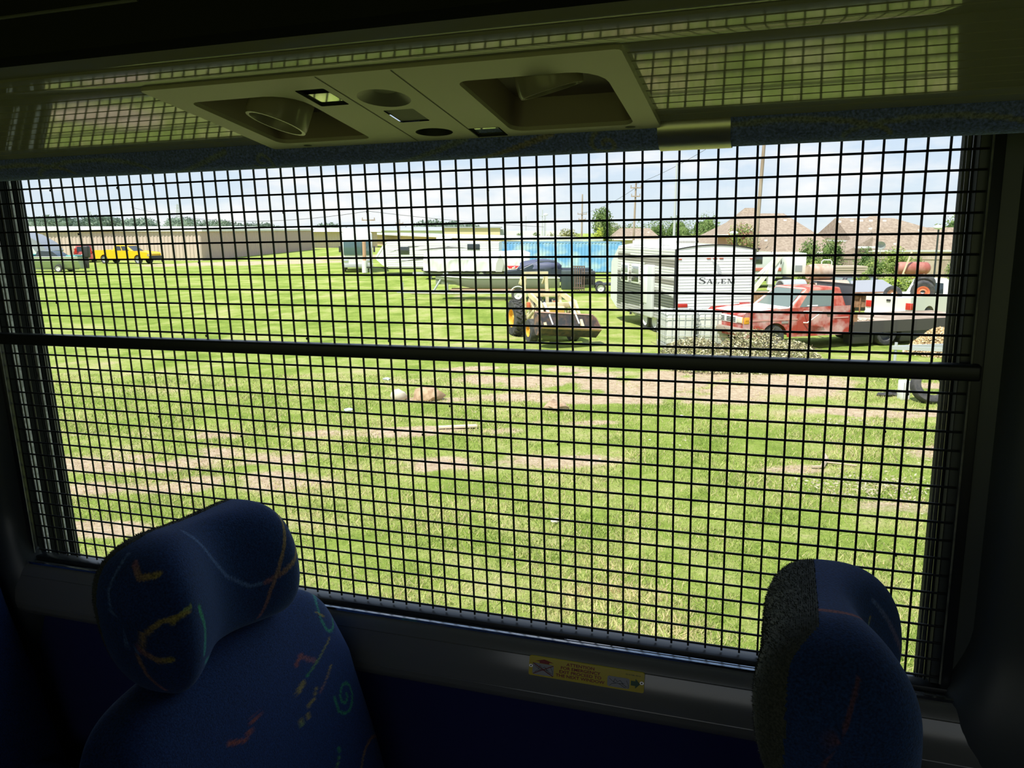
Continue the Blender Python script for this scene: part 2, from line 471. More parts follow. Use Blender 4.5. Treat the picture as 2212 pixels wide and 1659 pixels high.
# fabric velour with woven squiggles: colour is woven into the cloth (vertex colours)
def cloth_mat():
    m = mat('velour', (0.02, 0.05, 0.22), 0.92, attr='tint', sheen=0.35, bump=0.8, bscale=600)
    b_ = m.node_tree.nodes['Principled BSDF']
    t_ = m.node_tree; at_ = [n for n in t_.nodes if n.type == 'ATTRIBUTE'][0]; tc_ = [n for n in t_.nodes if n.type == 'TEX_COORD'][0]
    nn_ = t_.nodes.new('ShaderNodeTexNoise'); nn_.inputs['Scale'].default_value = 420; nn_.inputs['Detail'].default_value = 2
    rm_ = t_.nodes.new('ShaderNodeMapRange'); rm_.inputs[1].default_value = 0.3; rm_.inputs[2].default_value = 0.7; rm_.inputs[3].default_value = 0.45; rm_.inputs[4].default_value = 1.6
    mm_ = t_.nodes.new('ShaderNodeMixRGB'); mm_.blend_type = 'MULTIPLY'; mm_.inputs[0].default_value = 1.0
    t_.links.new(tc_.outputs['Object'], nn_.inputs['Vector']); t_.links.new(nn_.outputs['Fac'], rm_.inputs[0]); t_.links.new(at_.outputs['Color'], mm_.inputs[1]); t_.links.new(rm_.outputs[0], mm_.inputs[2]); t_.links.new(mm_.outputs[0], b_.inputs['Base Color'])
    [n for n in t_.nodes if n.type == 'BUMP'][0].inputs['Distance'].default_value = 0.0012
    b_.inputs['Sheen Tint'].default_value = (0.35, 0.5, 0.9, 1); b_.inputs['Sheen Roughness'].default_value = 0.5
    return m
m_cloth = cloth_mat()
BLUE = np.array((0.007, 0.034, 0.130)); YEL = (0.36, 0.28, 0.05); GRN = (0.03, 0.34, 0.10); ORG = (0.36, 0.09, 0.03); MAU = (0.24, 0.10, 0.13); TEA = (0.04, 0.32, 0.28); PAL = (0.08, 0.15, 0.33)
def spiral(cx, cy, r, turns, a0=0.0):
    n = int(26*turns)
    return [(cx + r*(1-k/n*0.85)*math.cos(a0+2*math.pi*turns*k/n), cy + r*(1-k/n*0.85)*math.sin(a0+2*math.pi*turns*k/n)) for k in range(n+1)]
def arc(cx, cy, r, a0, a1, n=14, sy=1.0):
    return [(cx + r*math.cos(rad(a0+(a1-a0)*k/n)), cy + sy*r*math.sin(rad(a0+(a1-a0)*k/n))) for k in range(n+1)]
def paint(uv, strokes, base=BLUE):
    """uv: (n,2) metres on the cloth; strokes: (points, width, colour a, colour b)"""
    uv = np.asarray(uv, float); col = np.tile(base, (len(uv), 1))
    wob = 1 + 0.22*np.sin(uv[:, 0]*1300)*np.sin(uv[:, 1]*1500)
    for pts, w, ca, cb in strokes:
        P = np.array(pts, float); ca = np.array(ca); cb = np.array(cb)
        best = np.full(len(uv), 9.0); tt = np.zeros(len(uv))
        for i in range(len(P)-1):
            a, c = P[i], P[i+1]; d = c-a; L2 = max(1e-12, d@d)
            t = np.clip(((uv-a)@d)/L2, 0, 1)
            q = a + t[:, None]*d; dist = np.hypot(*(uv-q).T)
            m = dist < best; best[m] = dist[m]; tt[m] = (i+t[m])/(len(P)-1)
        k = (np.clip(1.15 - best/(w*wob), 0, 1)*3).clip(0, 1)[:, None]
        cc = ca + tt[:, None]*(cb-ca)
        col = col*(1-k*0.9) + cc*k*0.9
    return col
def rnd_strokes(n, u0, u1, v0, v1, r_):
    R = random.Random(r_); out = []
    for k in range(n):
        cx, cy = R.uniform(u0, u1), R.uniform(v0, v1); cs = [YEL, GRN, ORG, MAU, TEA, PAL]; a, c = R.choice(cs), R.choice(cs)
        t = R.random()
        if t < 0.3: p = spiral(cx, cy, R.uniform(0.012, 0.028), R.uniform(1.0, 1.7), R.uniform(0, 6))
        elif t < 0.75: p = arc(cx, cy, R.uniform(0.02, 0.05), R.uniform(0, 360), R.uniform(60, 420), 12, R.uniform(0.5, 1))
        else: p = [(cx, cy), (cx+R.uniform(-.02, .02), cy+R.uniform(-.03, .03)), (cx+R.uniform(-.04, .04), cy+R.uniform(-.05, .05))]
        out.append((p, R.uniform(0.0012, 0.0028), a, c))
    return out

# seat: built at its own origin; x forward, y towards the window, z up from the cabin floor
ZF = -1.62
def se(t, p): return math.copysign(abs(t)**p, t)
def make_seat(seedn, head_strokes, back_strokes):
    t = bpy.data.objects.new('coach_seat', None); COL.objects.link(t); t.empty_display_size = 0.1
    zz = lambda z: z - ZF
    # headrest: winged bolster, y from 0 (aisle side) to W (window side)
    W = 0.290; NY, NT = 190, 230
    P = []; UV = []
    for i in range(NY+1):
        y = W*i/NY
        e0 = 0.052; s_ = 1.0
        if y < e0: s_ = (1-((e0-y)/e0)**2.4)**0.5
        st_ = s_
        if y < 0.095: st_ = max(0.02, (1-((0.095-y)/0.095)**2.2)**0.5)
        if y > W-e0: s_ = (1-(((y-(W-e0)))/e0)**2.2)**0.5
        s_ = max(s_, 0.02)
        if y > W-e0: st_ = s_
        dip = math.exp(-((y-0.150)/0.060)**2)
        near = math.exp(-((y-0.035)/0.05)**2)
        xf = 0.064 + 0.010*near - 0.030*dip + 0.018*math.exp(-((y-0.245)/0.05)**2)
        hz = 0.090 - 0.003*dip
        row = []; uvr = []
        acc = 0; last = None
        for j in range(NT):
            a = 2*math.pi*j/NT
            cx, sz = se(math.cos(a), 0.78), se(math.sin(a), 0.85)
            ax = xf if cx > 0 else 0.072 + 0.006*near
            x = 0.578-0.51 + ax*cx*(s_ if sz < 0 else s_*(1-0.12*sz*(1-st_))); z = hz*sz*st_ if sz > 0 else (hz + 0.026*near)*sz*s_
            x += 0.018*(z/0.09)*-1*0.35
            row.append((x, y, zz(-0.560)+z+0.006-0.028*y/0.29))
            p = (x, z)
            if last is not None: acc += math.hypot(p[0]-last[0], p[1]-last[1])
            last = p; uvr.append((y if s_ > 0.98 else y, acc*1.0))
        P.append(row); UV.append(uvr)
    P = np.array(P); UV = np.array(UV)
    # cloth coordinates: u across the seat, v height (front) so that strokes sit on the front face
    NYn = NY+1
    V = P.reshape(-1, 3)
    uv = np.stack([V[:, 1] - 0.55*np.clip(0.05-V[:, 1], 0, 1) + 0*V[:, 0], V[:, 2]-zz(-0.560) + 0.0], 1)
    # end cap uses the x-z plane, shifted to negative u
    cap = V[:, 1] < 0.04
    uv[cap, 0] = -(0.145 - V[cap, 0]) + 0.03
    col = paint(uv, head_strokes)
    xgrey = 0.049
    front = MB(); back = MB()
    fa = []; fb = []
    for i in range(NY):
        for j in range(NT):
            j2 = (j+1) % NT
            q = (i*NT+j, (i+1)*NT+j, (i+1)*NT+j2, i*NT+j2)
            xc = P[i, j, 0]
            sm_ = min(1, max(0, (P[i, j, 1]-0.018)/0.05)); th = 0.022+(xgrey-0.022)*sm_*sm_*(3-2*sm_)
            inner = P[i, j, 2] < zz(-0.60) and xc > 0.03
            (fb if (xc < th and not inner) or (xc < 0.022 and i > 6) else fa).append(q)
    def take(fs, extra):
        used = sorted({k for q in fs for k in q}); mp = {k: n for n, k in enumerate(used)}
        m = MB(); m.v = [tuple(V[k]) for k in used]; m.f = [tuple(mp[k] for k in q) for q in fs]; m.m = [0]*len(m.f)
        return m, used
    m1, u1 = take(fa, 0); m1.c = col[u1]
    # end faces
    hr = m1
    for i in (0, NY):
        ids = [n for n, k in enumerate(u1) if k // NT == i]
        if len(ids) > 2: hr.f.append(tuple(ids)); hr.m.append(0)
    h = hr.build('headrest', m_cloth, t, 70)
    m2, u2 = take(fb, 0)
    R = random.Random(seedn)
    base = len(m2.v)
    for k in range(12000):
        f = m2.f[R.randrange(len(fb))]
        p = Vector(m2.v[f[0]]); c0 = Vector((0.068, p.y, zz(-0.560)))
        nrm = (p-c0); nrm.y = 0; nrm = nrm.normalized() + Vector((R.uniform(-.7, .7), R.uniform(-.7, .7), R.uniform(-.7, .7)))
        L = R.uniform(0.0012, 0.0032); d = Vector((R.uniform(-1, 1), R.uniform(-1, 1), R.uniform(-1, 1)))*0.0005
        m2.add([p-d, p+d, p+nrm.normalized()*L], [(0, 1, 2)])
    m2.build('rear_cover', mat('grey_carpet', (0.085, 0.090, 0.070), 0.95, bump=0.9, bscale=700, col2=(0.045, 0.05, 0.04), nscale=420), t, 70, fixn=False)
    # backrest
    NZ, NT2 = 230, 240; P = []
    y0, y1 = -0.105, 0.400
    for i in range(NZ+1):
        v = i/NZ; z = -0.662 - 0.58*v
        top = 0.075; s_ = 1.0
        if -0.662 - z < top: s_ = max(0.03, (1-((top-(-0.662-z))/top)**3.0)**0.5)
        xc = 0.575-0.51 + (v*0.6)*0.16; ax = 0.055 + 0.02*min(1, v*2.0)
        wy = (y1-y0)/2 * (0.80 + 0.20*min(1, ((-0.662-z)/0.14))**0.8) + 0.035*max(0, v-0.3)
        sh = 0.035*max(0, 1-v*4)
        row = []
        for j in range(NT2):
            a = 2*math.pi*j/NT2
            cx, sy = se(math.cos(a), 0.55), se(math.sin(a), 0.62)
            wing = 1 + 0.28*abs(sy)**4 if cx > 0 else 1
            row.append((xc + ax*cx*(0.35+0.65*s_)*wing*(1 if s_ > .2 else s_*5), (y0+y1)/2 + wy*sy*(0.75+0.25*s_)*(1 if s_ > .2 else s_*5), zz(z)))
        P.append(row)
    V2 = np.array(P).reshape(-1, 3)
    uv = np.stack([V2[:, 1], V2[:, 2]-zz(-0.655)], 1)
    bk = MB(); bk.grid(P, closev=True); bk.c = paint(uv, back_strokes)
    bk.f.append(tuple(range(NT2))); bk.m.append(0)
    bk.build('backrest', m_cloth, t, 70)
    b = MB(); b.rbox((0.16, -0.06, 0.36), (0.62, 0.37, 0.48), 0.05, seg=4); b.c = np.tile(BLUE, (len(b.v), 1))
    b.build('seat_cushion', m_cloth, t)
    b = MB(); b.rbox((0.10, -0.045, 0.30), (0.56, 0.355, 0.37), 0.02); b.box((0.2, 0.05, 0.0), (0.30, 0.10, 0.31)); b.box((0.42, 0.05, 0.0), (0.50, 0.10, 0.31)); b.box((0.12, 0.02, 0.0), (0.56, 0.13, 0.012))
    b.build('seat_base', m_black, t)
    return t

# strokes on the near-left headrest (u across, v height), metres
hs = [
    ([(0.105, 0.080), (0.125, 0.040), (0.150, 0.000), (0.180, -0.028), (0.200, -0.030)], 0.0026, PAL, PAL),
    ([(0.200, -0.030), (0.222, -0.024), (0.245, -0.012), (0.262, 0.008)], 0.0034, MAU, YEL),
    ([(0.262, 0.062), (0.240, 0.030), (0.222, -0.005), (0.205, -0.045), (0.196, -0.085)], 0.0024, YEL, MAU),
    ([(0.150, 0.092), (0.180, 0.083), (0.205, 0.086), (0.215, 0.094)], 0.0030, MAU, YEL),
    ([(0.030, 0.045), (0.026, 0.020), (0.012, 0.006)], 0.003, GRN, YEL),
    ([(0.020, 0.012), (0.000, 0.008), (-0.022, -0.010), (-0.035, -0.040), (-0.032, -0.070), (-0.020, -0.095)], 0.0030, YEL, MAU),
    ([(-0.045, 0.070), (-0.030, 0.058), (-0.010, 0.060)], 0.0032, MAU, YEL),
    ([(-0.030, -0.030), (-0.010, -0.044), (0.004, -0.044)], 0.0040, MAU, YEL),
    ([(0.052, 0.010), (0.058, -0.020), (0.052, -0.055)], 0.0032, GRN, TEA),
    ([(0.060, -0.070), (0.090, -0.086), (0.075, -0.098)], 0.0040, TEA, GRN),
    ([(-0.06, 0.09), (-0.07, 0.04), (-0.05, -0.02), (-0.03, -0.035)], 0.0020, PAL, PAL),
    ([(-0.02, 0.10), (0.0, 0.094), (0.02, 0.098)], 0.0040, GRN, GRN),
]
bs = [
    ([(0.235, -0.085), (0.25, -0.078), (0.262, -0.090), (0.280, -0.104)], 0.0035, ORG, MAU),
    ([(0.250, -0.112), (0.285, -0.106), (0.330, -0.094)], 0.0018, GRN, YEL),
    ([(0.222, -0.120), (0.240, -0.116)], 0.0050, YEL, YEL),
    ([(0.226, -0.165), (0.236, -0.148), (0.250, -0.150), (0.262, -0.138)], 0.0024, YEL, YEL),
    ([(0.266, -0.150), (0.290, -0.142), (0.312, -0.130)], 0.0018, MAU, YEL),
    (spiral(0.325, -0.190, 0.030, 1.6, 2.6), 0.0022, GRN, GRN),
    (arc(0.345, -0.060, 0.020, 60, 320, 14, 1.4), 0.0024, TEA, GRN),
    ([(0.320, -0.045), (0.335, -0.060)], 0.0016, YEL, YEL),
    (arc(0.240, -0.240, 0.032, 190, 350, 14, 0.9), 0.0024, YEL, GRN),
    (arc(0.35, -0.33, 0.045, 30, 200, 14, 0.9), 0.0028, ORG, YEL),
    ([(0.07, -0.10), (0.10, -0.115), (0.125, -0.10), (0.13, -0.08)], 0.0028, ORG, ORG),
    ([(0.205, -0.175), (0.212, -0.155)], 0.0022, GRN, YEL),
    ([(0.05, -0.20), (0.06, -0.24), (0.065, -0.30)], 0.0020, YEL, YEL),
    ([(0.035, -0.18), (0.045, -0.22)], 0.0014, YEL, YEL),
] + rnd_strokes(8, -0.05, 0.36, -0.58, -0.30, 5)
seat = make_seat(1, hs, bs)
DM = (0.10, 0.045, 0.07)
hs2 = [([(-0.035, 0.060), (-0.045, 0.02), (-0.06, -0.02), (-0.062, -0.10)], 0.0022, DM, DM), ([(-0.010, -0.020), (0.006, -0.045), (0.02, -0.055)], 0.003, (0.2, 0.15, 0.04), (0.2, 0.15, 0.04)),
       ([(0.20, 0.05), (0.22, 0.0), (0.25, -0.05)], 0.003, PAL, MAU), ([(0.09, 0.09), (0.11, 0.07)], 0.002, ORG, ORG)] + rnd_strokes(3, 0.05, 0.26, -0.09, 0.09, 12)
seat2 = make_seat(2, hs2, rnd_strokes(16, -0.05, 0.36, -0.58, -0.02, 9))
seat3 = copy_tree(seat2); seat4 = copy_tree(seat)
SEATG = 'blue velour coach seats'
def put_seat(o, x, y, label):
    o.matrix_world = BUS @ T(x, y, ZF); tag(o, label, 'seat', SEATG)
put_seat(seat, 0.506, -0.468, 'blue velour coach seat with squiggle pattern and winged headrest, fully in view beside the window')
put_seat(seat2, 1.31, -0.463, 'blue velour coach seat seen from its grey carpeted rear, beside the window sill at right')
put_seat(seat4, 0.51, -0.968, 'blue velour coach seat, only a sliver of its headrest in the lower left corner')
put_seat(seat3, -0.29, -0.463, 'dark blue coach seat behind the patterned one, half hidden by the window pillar')

# padded roll along the rack edge, in two lengths, with a chrome clip between
def roll(name, xa, xb, seed_, label):
    b = MB(); NX = int((xb-xa)/0.0017); NT = 64; P = []
    for i in range(NX+1):
        x = xa+(xb-xa)*i/NX
        P.append([(x, -0.3185+0.0245*math.cos(2*math.pi*j/NT), -0.0060+0.0215*math.sin(2*math.pi*j/NT)) for j in range(NT)])
    V = np.array(P).reshape(-1, 3); uv = np.stack([V[:, 0], np.arctan2(V[:, 2]+0.0040, -(V[:, 1]+0.3185))*0.024], 1)
    R = random.Random(seed_); st = []
    x = xa+0.05
    while x < xb:
        c = R.choice([(0.34, 0.33, 0.30), (0.40, 0.34, 0.25), (0.30, 0.34, 0.38)])
        k = R.random()
        if k < 0.55: st.append((arc(x, -0.022, R.uniform(0.05, 0.11), 0, 185, 18, 0.20), 0.0024, c, (0.28, 0.32, 0.38)))
        elif k < 0.8: st.append((spiral(x, -0.018, 0.016, 1.2, R.random()*6), 0.0022, c, c))
        else: st.append(([(x, -0.035), (x+0.04, -0.02), (x+0.09, -0.004)], 0.003, c, c))
        x += R.uniform(0.09, 0.17)
    b.grid(P, closev=True); b.c = paint(uv, st, np.array((0.20, 0.25, 0.66)))
    b.f.append(tuple(range(NT))); b.m.append(0); b.f.append(tuple(range(NX*NT, NX*NT+NT))); b.m.append(0)
    o = b.build(name, m_cloth, None, 60); bus(o); return tag(o, label, 'padded roll')
roll('padded_roll', -1.1, 1.196, 3, 'long blue upholstered roll under the overhead console, left of the chrome clip')
roll('padded_roll', 1.252, 3.1, 4, 'blue upholstered roll under the ribbed overhead panel, right of the chrome clip')
b = MB()
b.grid([[(x, -0.3185+0.0262*math.cos(2*math.pi*j/30), -0.0060+0.0228*math.sin(2*math.pi*j/30)) for j in range(30)] for x in (1.190, 1.192, 1.256, 1.258)], closev=True)
o = b.build('roll_clip', mat('clip_metal', (0.80, 0.76, 0.66), 0.30, metal=0.8), None, 50); bus(o)
tag(o, 'shiny metal clip joining the two blue rolls under the rack', 'clip')

# passenger service console
OC = (0.98, -0.45, 0.02)
con = thing('service_console', 'beige overhead console with two air nozzles, reading lights and speaker', 'overhead console', OC, M=BUS)
sv = math.hypot(1, SL); vy, vz = 1/sv, -SL/sv
def cm(u, v, w):       # u along coach, v down the slope from the inner edge, w below the panel
    return Vector((u, -0.5445 + v*vy - w*vz*-1*0 + w*(vz*1.0)*0 + (-w*SL/sv)*1.0, 0.0372 + v*vz - w/sv*1.0))
def rr(x0, y0, x1, y1, r, n=5):
    P = []
    if not hasattr(r, '__len__'): r = (r,)*4
    for (cx, cy, a, q) in ((x1, y0, -90, r[1]), (x1, y1, 0, r[2]), (x0, y1, 90, r[3]), (x0, y0, 180, r[0])):
        sx = -1 if cx == x1 else 1; sy_ = -1 if cy == y1 else 1
        for k in range(n+1):
            t = rad(a+90*k/n); P.append((cx+sx*q+q*math.cos(t), cy+sy_*q+q*math.sin(t)))
    return P
def circ(cx, cy, r, n=28, ry=None): return [(cx+r*math.cos(2*math.pi*k/n), cy+(ry or r)*math.sin(2*math.pi*k/n)) for k in range(n)]
U0, U1, V1_ = 0.767, 1.1945, 0.1995
outer = rr(U0, 0.0, U1, V1_, 0.004, 2)
H1 = rr(0.7885, 0.037, 0.8985, 0.180, (0.010, 0.030, 0.008, 0.012)); H2 = rr(1.052, 0.038, 1.1725, 0.184, (0.010, 0.028, 0.012, 0.014))
L1 = rr(0.9055, 0.029, 0.9345, 0.073, 0.002, 2); L2 = rr(1.0115, 0.166, 1.0435, 0.1965, 0.002, 2)
C1 = circ(0.9735, 0.064, 0.0235, ry=0.024); C2 = circ(0.9735, 0.171, 0.0195, ry=0.014); D1 = rr(0.9555, 0.096, 0.986, 0.134, 0.002, 2)
TH_ = 0.0065
b = MB()
b.plate(outer, [H1, H2, L1, L2, C1, C2, D1], lambda u, v, w: cm(u, v, TH_))
def rim(b, loop, wa, wb, shrink=0.0, mi=0):
    cx = sum(p[0] for p in loop)/len(loop); cy = sum(p[1] for p in loop)/len(loop)
    L2_ = [(cx+(p[0]-cx)*(1-shrink), cy+(p[1]-cy)*(1-shrink)) for p in loop]
    n = len(loop)
    b.add([cm(p[0], p[1], wa) for p in loop]+[cm(p[0], p[1], wb) for p in L2_], [(i, (i+1) % n, (i+1) % n+n, i+n) for i in range(n)], mi)
    return L2_
rim(b, outer, TH_, -0.002)
for L in (H1, H2): rim(b, L, TH_, TH_-0.004)
sub(b, 'console_panel', m_psu, con, OC, 20)
for L in (H1, H2):
    b = MB(); q = rim(b, L, TH_-0.004, -0.022, 0.12); b.add([cm(p[0], p[1], -0.022) for p in q], [tuple(range(len(q)))])
    sub(b, 'nozzle_recess', m_recess, con, OC, 30)
b = MB(); q = rim(b, C1, TH_, -0.001, 0.55); b.add([cm(p[0], p[1], -0.001) for p in q], [tuple(range(len(q)))])
sub(b, 'speaker_dish', mat('console_plastic_dark', (0.32, 0.30, 0.23), 0.4), con, OC, 80)
b = MB(); q = rim(b, C2, TH_, -0.008, 0.25); b.add([cm(p[0], p[1], -0.008) for p in q], [tuple(range(len(q)))])
sub(b, 'speaker_hole', mat('hole_dark', (0.03, 0.03, 0.03), 0.6), con, OC, 80)
b = MB(); b.add([cm(p[0], p[1], TH_-0.001) for p in D1], [tuple(range(len(D1)))])
sub(b, 'call_button', mat('button_grey', (0.14, 0.14, 0.12), 0.5), con, OC, 0)
for sx in (0.9425, 1.0110):
  b = MB(); b.add([cm(sx, 0.002, TH_+0.0002), cm(sx+0.0011, 0.002, TH_+0.0002), cm(sx+0.0011, 0.198, TH_+0.0002), cm(sx, 0.198, TH_+0.0002)], [(0, 1, 2, 3)]); sub(b, 'panel_seam', mat('seam_dark', (0.08, 0.075, 0.05), 0.6), con, OC, 0)
for sx in (0.815, 1.167):
  b = MB(); b.add([cm(p[0], p[1], TH_+0.0003) for p in circ(sx, 0.191, 0.005, 12, 0.003)], [tuple(range(12))]); sub(b, 'screw_hole', mat('seam_dark', (0.08, 0.075, 0.05)), con, OC, 0)
for L in (L1, L2):
    b = MB(); q = rim(b, L, TH_, -0.002, 0.0); 
    lamp = sub(b, 'reading_light', m_black, con, OC, 0)
    x0, y0, x1, y1 = q[0][0], min(p[1] for p in q), 0, max(p[1] for p in q); xa = min(p[0] for p in q); xb = max(p[0] for p in q)
    g = MB(); k = y0+(y1-y0)*(0.38 if L is L1 else 0.25)
    g.add([cm(xa, y0, -0.001), cm(xb, y0, -0.001), cm(xb, k, 0.003), cm(xa, k, 0.003), cm(xb-0.004, k, 0.003), cm(xb-0.004, y1, 0.003), cm(xb, y1, 0.003)], [(0, 1, 2, 3), (4, 2, 6, 5)])
    sub(g, 'lamp_shroud', m_black, con, OC, 0)
    g = MB(); g.add([cm(xa+.001, k, 0.0045), cm(xb-0.004, k, 0.0045), cm(xb-0.004, y1-.001, 0.0045), cm(xa+.001, y1-.001, 0.0045)], [(0, 1, 2, 3)])
    sub(g, 'lamp_lens', mat('lens', (0.85, 0.86, 0.80), 0.05, metal=0.9), con, OC, 0)
def nozzle(cu, cv, ax, r, h, tilt):
    c = cm(cu, cv, -0.012); d = Vector(ax).normalized(); u, w = frame_of(d); X = Matrix((u, w, d)).transposed().to_4x4(); X.translation = c
    b = MB(); n = 60; pr = [(r*0.86, -0.020), (r*1.0, -0.006), (r*1.0, h-0.003), (r*0.97, h), (r*0.86, h), (r*0.84, h-0.003), (r*0.80, h-0.010), (r*0.55, 0.004), (0.0005, 0.004)]
    P = []
    for j in range(n):
        t = 2*math.pi*j/n
        P.append([((q if not (0 < i < 3) else q*(1+0.012*(j % 4 < 2)))*math.cos(t), (q if not (0 < i < 3) else q*(1+0.012*(j % 4 < 2)))*math.sin(t), hh) for i, (q, hh) in enumerate(pr)])
    b.grid(P, closeu=True, X=X)
    o = sub(b, 'air_nozzle', m_nozzle, con, OC, 35)
    g = MB(); g.lathe([(0.0004, 0.0045), (r*0.52, 0.0045)], 24, axis='z', X=X)
    off = OC
    g.v = [(p[0]-OC[0], p[1]-OC[1], p[2]-OC[2]) for p in g.v]; g.build('nozzle_core', mat('hole_dark', (0.03, 0.03, 0.03), 0.6), o, 0)
nozzle(0.850, 0.094, (-0.24, -0.26, -0.9), 0.0295, 0.026, 0)
nozzle(1.118, 0.070, (0.22, 0.12, -0.95), 0.0275, 0.020, 0)

# emergency sticker on the rail
OS = (1.04, -0.050, -0.797)
stk = thing('emergency_notice', 'yellow emergency exit notice with red lettering on the dark window rail', 'sign', OS, M=BUS)
nrm_t = rad(-8)
def sm(u, v, w=0.0):   # u 0..0.187 right, v 0..0.040 up
    a = Vector((0, 0.29, 1)).normalized(); n = Vector((0, -1, 0.29)).normalized()
    return Vector((0.9500, -0.0537, -0.8115)) + Vector((1, 0, 0))*u*0.988 + a*v*0.79 + n*w
def flatpoly(name, polys, m, w, lab=None):
    b = MB()
    for P in polys: b.add([sm(p[0], p[1], w) for p in P], [tuple(range(len(P)))])
    o = sub(b, name, m, stk, OS, 0)
    if lab: o['label'] = lab
    return o
SW, SH = 0.1865, 0.0385
b = MB(); LP = rr(0, 0, SW, SH, 0.003, 4); b.add([sm(p[0], p[1], 0.0) for p in LP]+[sm(p[0], p[1], -0.006) for p in LP], [tuple(range(len(LP)))]+[(i, (i+1) % len(LP), (i+1) % len(LP)+len(LP), i+len(LP)) for i in range(len(LP))])
sub(b, 'notice_plate', mat('sign_yellow', (0.85, 0.66, 0.02), 0.18), stk, OS, 0)
m_red = mat('sign_red', (0.36, 0.015, 0.012), 0.4); m_sgrey = mat('sign_grey', (0.50, 0.50, 0.52), 0.4); m_sblk = mat('sign_black', (0.02, 0.02, 0.02), 0.4); m_sgrn = mat('sign_green', (0.02, 0.13, 0.06), 0.4)
flatpoly('red_arrow', [[(0.010, 0.0295), (0.0255, 0.0345), (0.041, 0.0295), (0.0335, 0.0295), (0.0335, 0.0262), (0.0175, 0.0262), (0.0175, 0.0295)]], m_red, 0.0004)
flatpoly('green_arrow', [[(0.166, 0.0115), (0.173, 0.0115), (0.173, 0.0065), (0.1805, 0.0160), (0.173, 0.0255), (0.173, 0.0205), (0.166, 0.0205)]], m_sgrn, 0.0004)
for q_ in (rr(0.0062, 0.0030, 0.0415, 0.0255, 0.003, 3), rr(0.1290, 0.0035, 0.1640, 0.0235, 0.003, 3)): flatpoly('pictogram', [q_], m_sgrey, 0.0004)
b = MB()
def ln(P, w=0.0004, r=0.00032, bb=None):
    (bb or b).tube([sm(p[0], p[1], w+0.0003) for p in P], r, 4)
for ox, oy in ((0.0062, 0.0030), (0.1290, 0.0010)):
    b = MB()
    ln([(ox+.003, oy+.018), (ox+.010, oy+.012), (ox+.018, oy+.010), (ox+.027, oy+.012)]); ln([(ox+.010, oy+.012), (ox+.012, oy+.019), (ox+.016, oy+.013), (ox+.020, oy+.017), (ox+.024, oy+.012)])
    ln([(ox+.019, oy+.010), (ox+.028, oy+.004), (ox+.031, oy+.006), (ox+.023, oy+.011)]); ln([(ox+.004, oy+.004), (ox+.007, oy+.008), (ox+.014, oy+.010)]); ln([(ox+.030, oy+.018), (ox+.0335, oy+.010), (ox+.033, oy+.004)])
    sub(b, 'pictogram_line', m_sblk, stk, OS, 0)
b = MB(); ln([(0.0065, 0.0253), (0.041, 0.0035)], 0.0006, 0.0006, b); ln([(0.0075, 0.0040), (0.041, 0.0245)], 0.0006, 0.0005, b); sub(b, 'red_cross', m_red, stk, OS, 0)
def textmesh(body, size, fmap, m, parent, name, off, bold=0.0, align='CENTER', depth=0.0, offs=None):
    cu = bpy.data.curves.new('t', 'FONT'); cu.body = body; cu.size = size; cu.align_x = align; cu.offset = bold; cu.resolution_u = 3
    ob = bpy.data.objects.new('t', cu); COL.objects.link(ob)
    dg = bpy.context.evaluated_depsgraph_get(); me = bpy.data.meshes.new_from_object(ob.evaluated_get(dg))
    b = MB(); b.v = [tuple(fmap(v.co.x, v.co.y)) for v in me.vertices]; b.f = [tuple(p.vertices) for p in me.polygons]; b.m = [0]*len(b.f)
    bpy.data.objects.remove(ob); bpy.data.curves.remove(cu); bpy.data.meshes.remove(me)
    if offs is not None: return sub(b, name, m, parent, offs, 0)
    return b.build(name, m, parent, 0)
for k, tx in enumerate(('ATTENTION', 'FOR EMERGENCY', 'EXIT PROCEED TO', 'THE NEXT WINDOW')):
    textmesh(tx, 0.0088, lambda x, y, k=k: sm(0.0850+x*0.93, 0.0288-k*0.0078+y*0.92, 0.0004), m_red, stk, 'lettering', OS, 0.00016, offs=OS)
textmesh('03-10-7286  REV B', 0.0030, lambda x, y: sm(0.169+x, 0.0305+y, 0.0004), m_sblk, stk, 'small_print', OS, 0.0, offs=OS)
for u in (0.0035, 0.1830):
    b = MB()
    b.add([sm(u+p[0], 0.0190+p[1], 0.0010) for p in circ(0, 0, 0.0032, 16)], [tuple(range(16))]); b.add([sm(u+p[0], 0.0190+p[1], 0.0014) for p in circ(0, 0, 0.0013, 10)], [tuple(range(10))], 1)
    sub(b, 'rivet', [m_alu, m_black], stk, OS, 0)
# wall screw lower on the rail
b = MB(); b.blob((1.247, -0.0478, -0.8590), (0.0022, 0.0022, 0.0022), 1, 0)
o = b.build('screw', m_alu, None); bus(o); tag(o, 'tiny bright screw head low on the window rail near the grey-backed seat', 'screw')

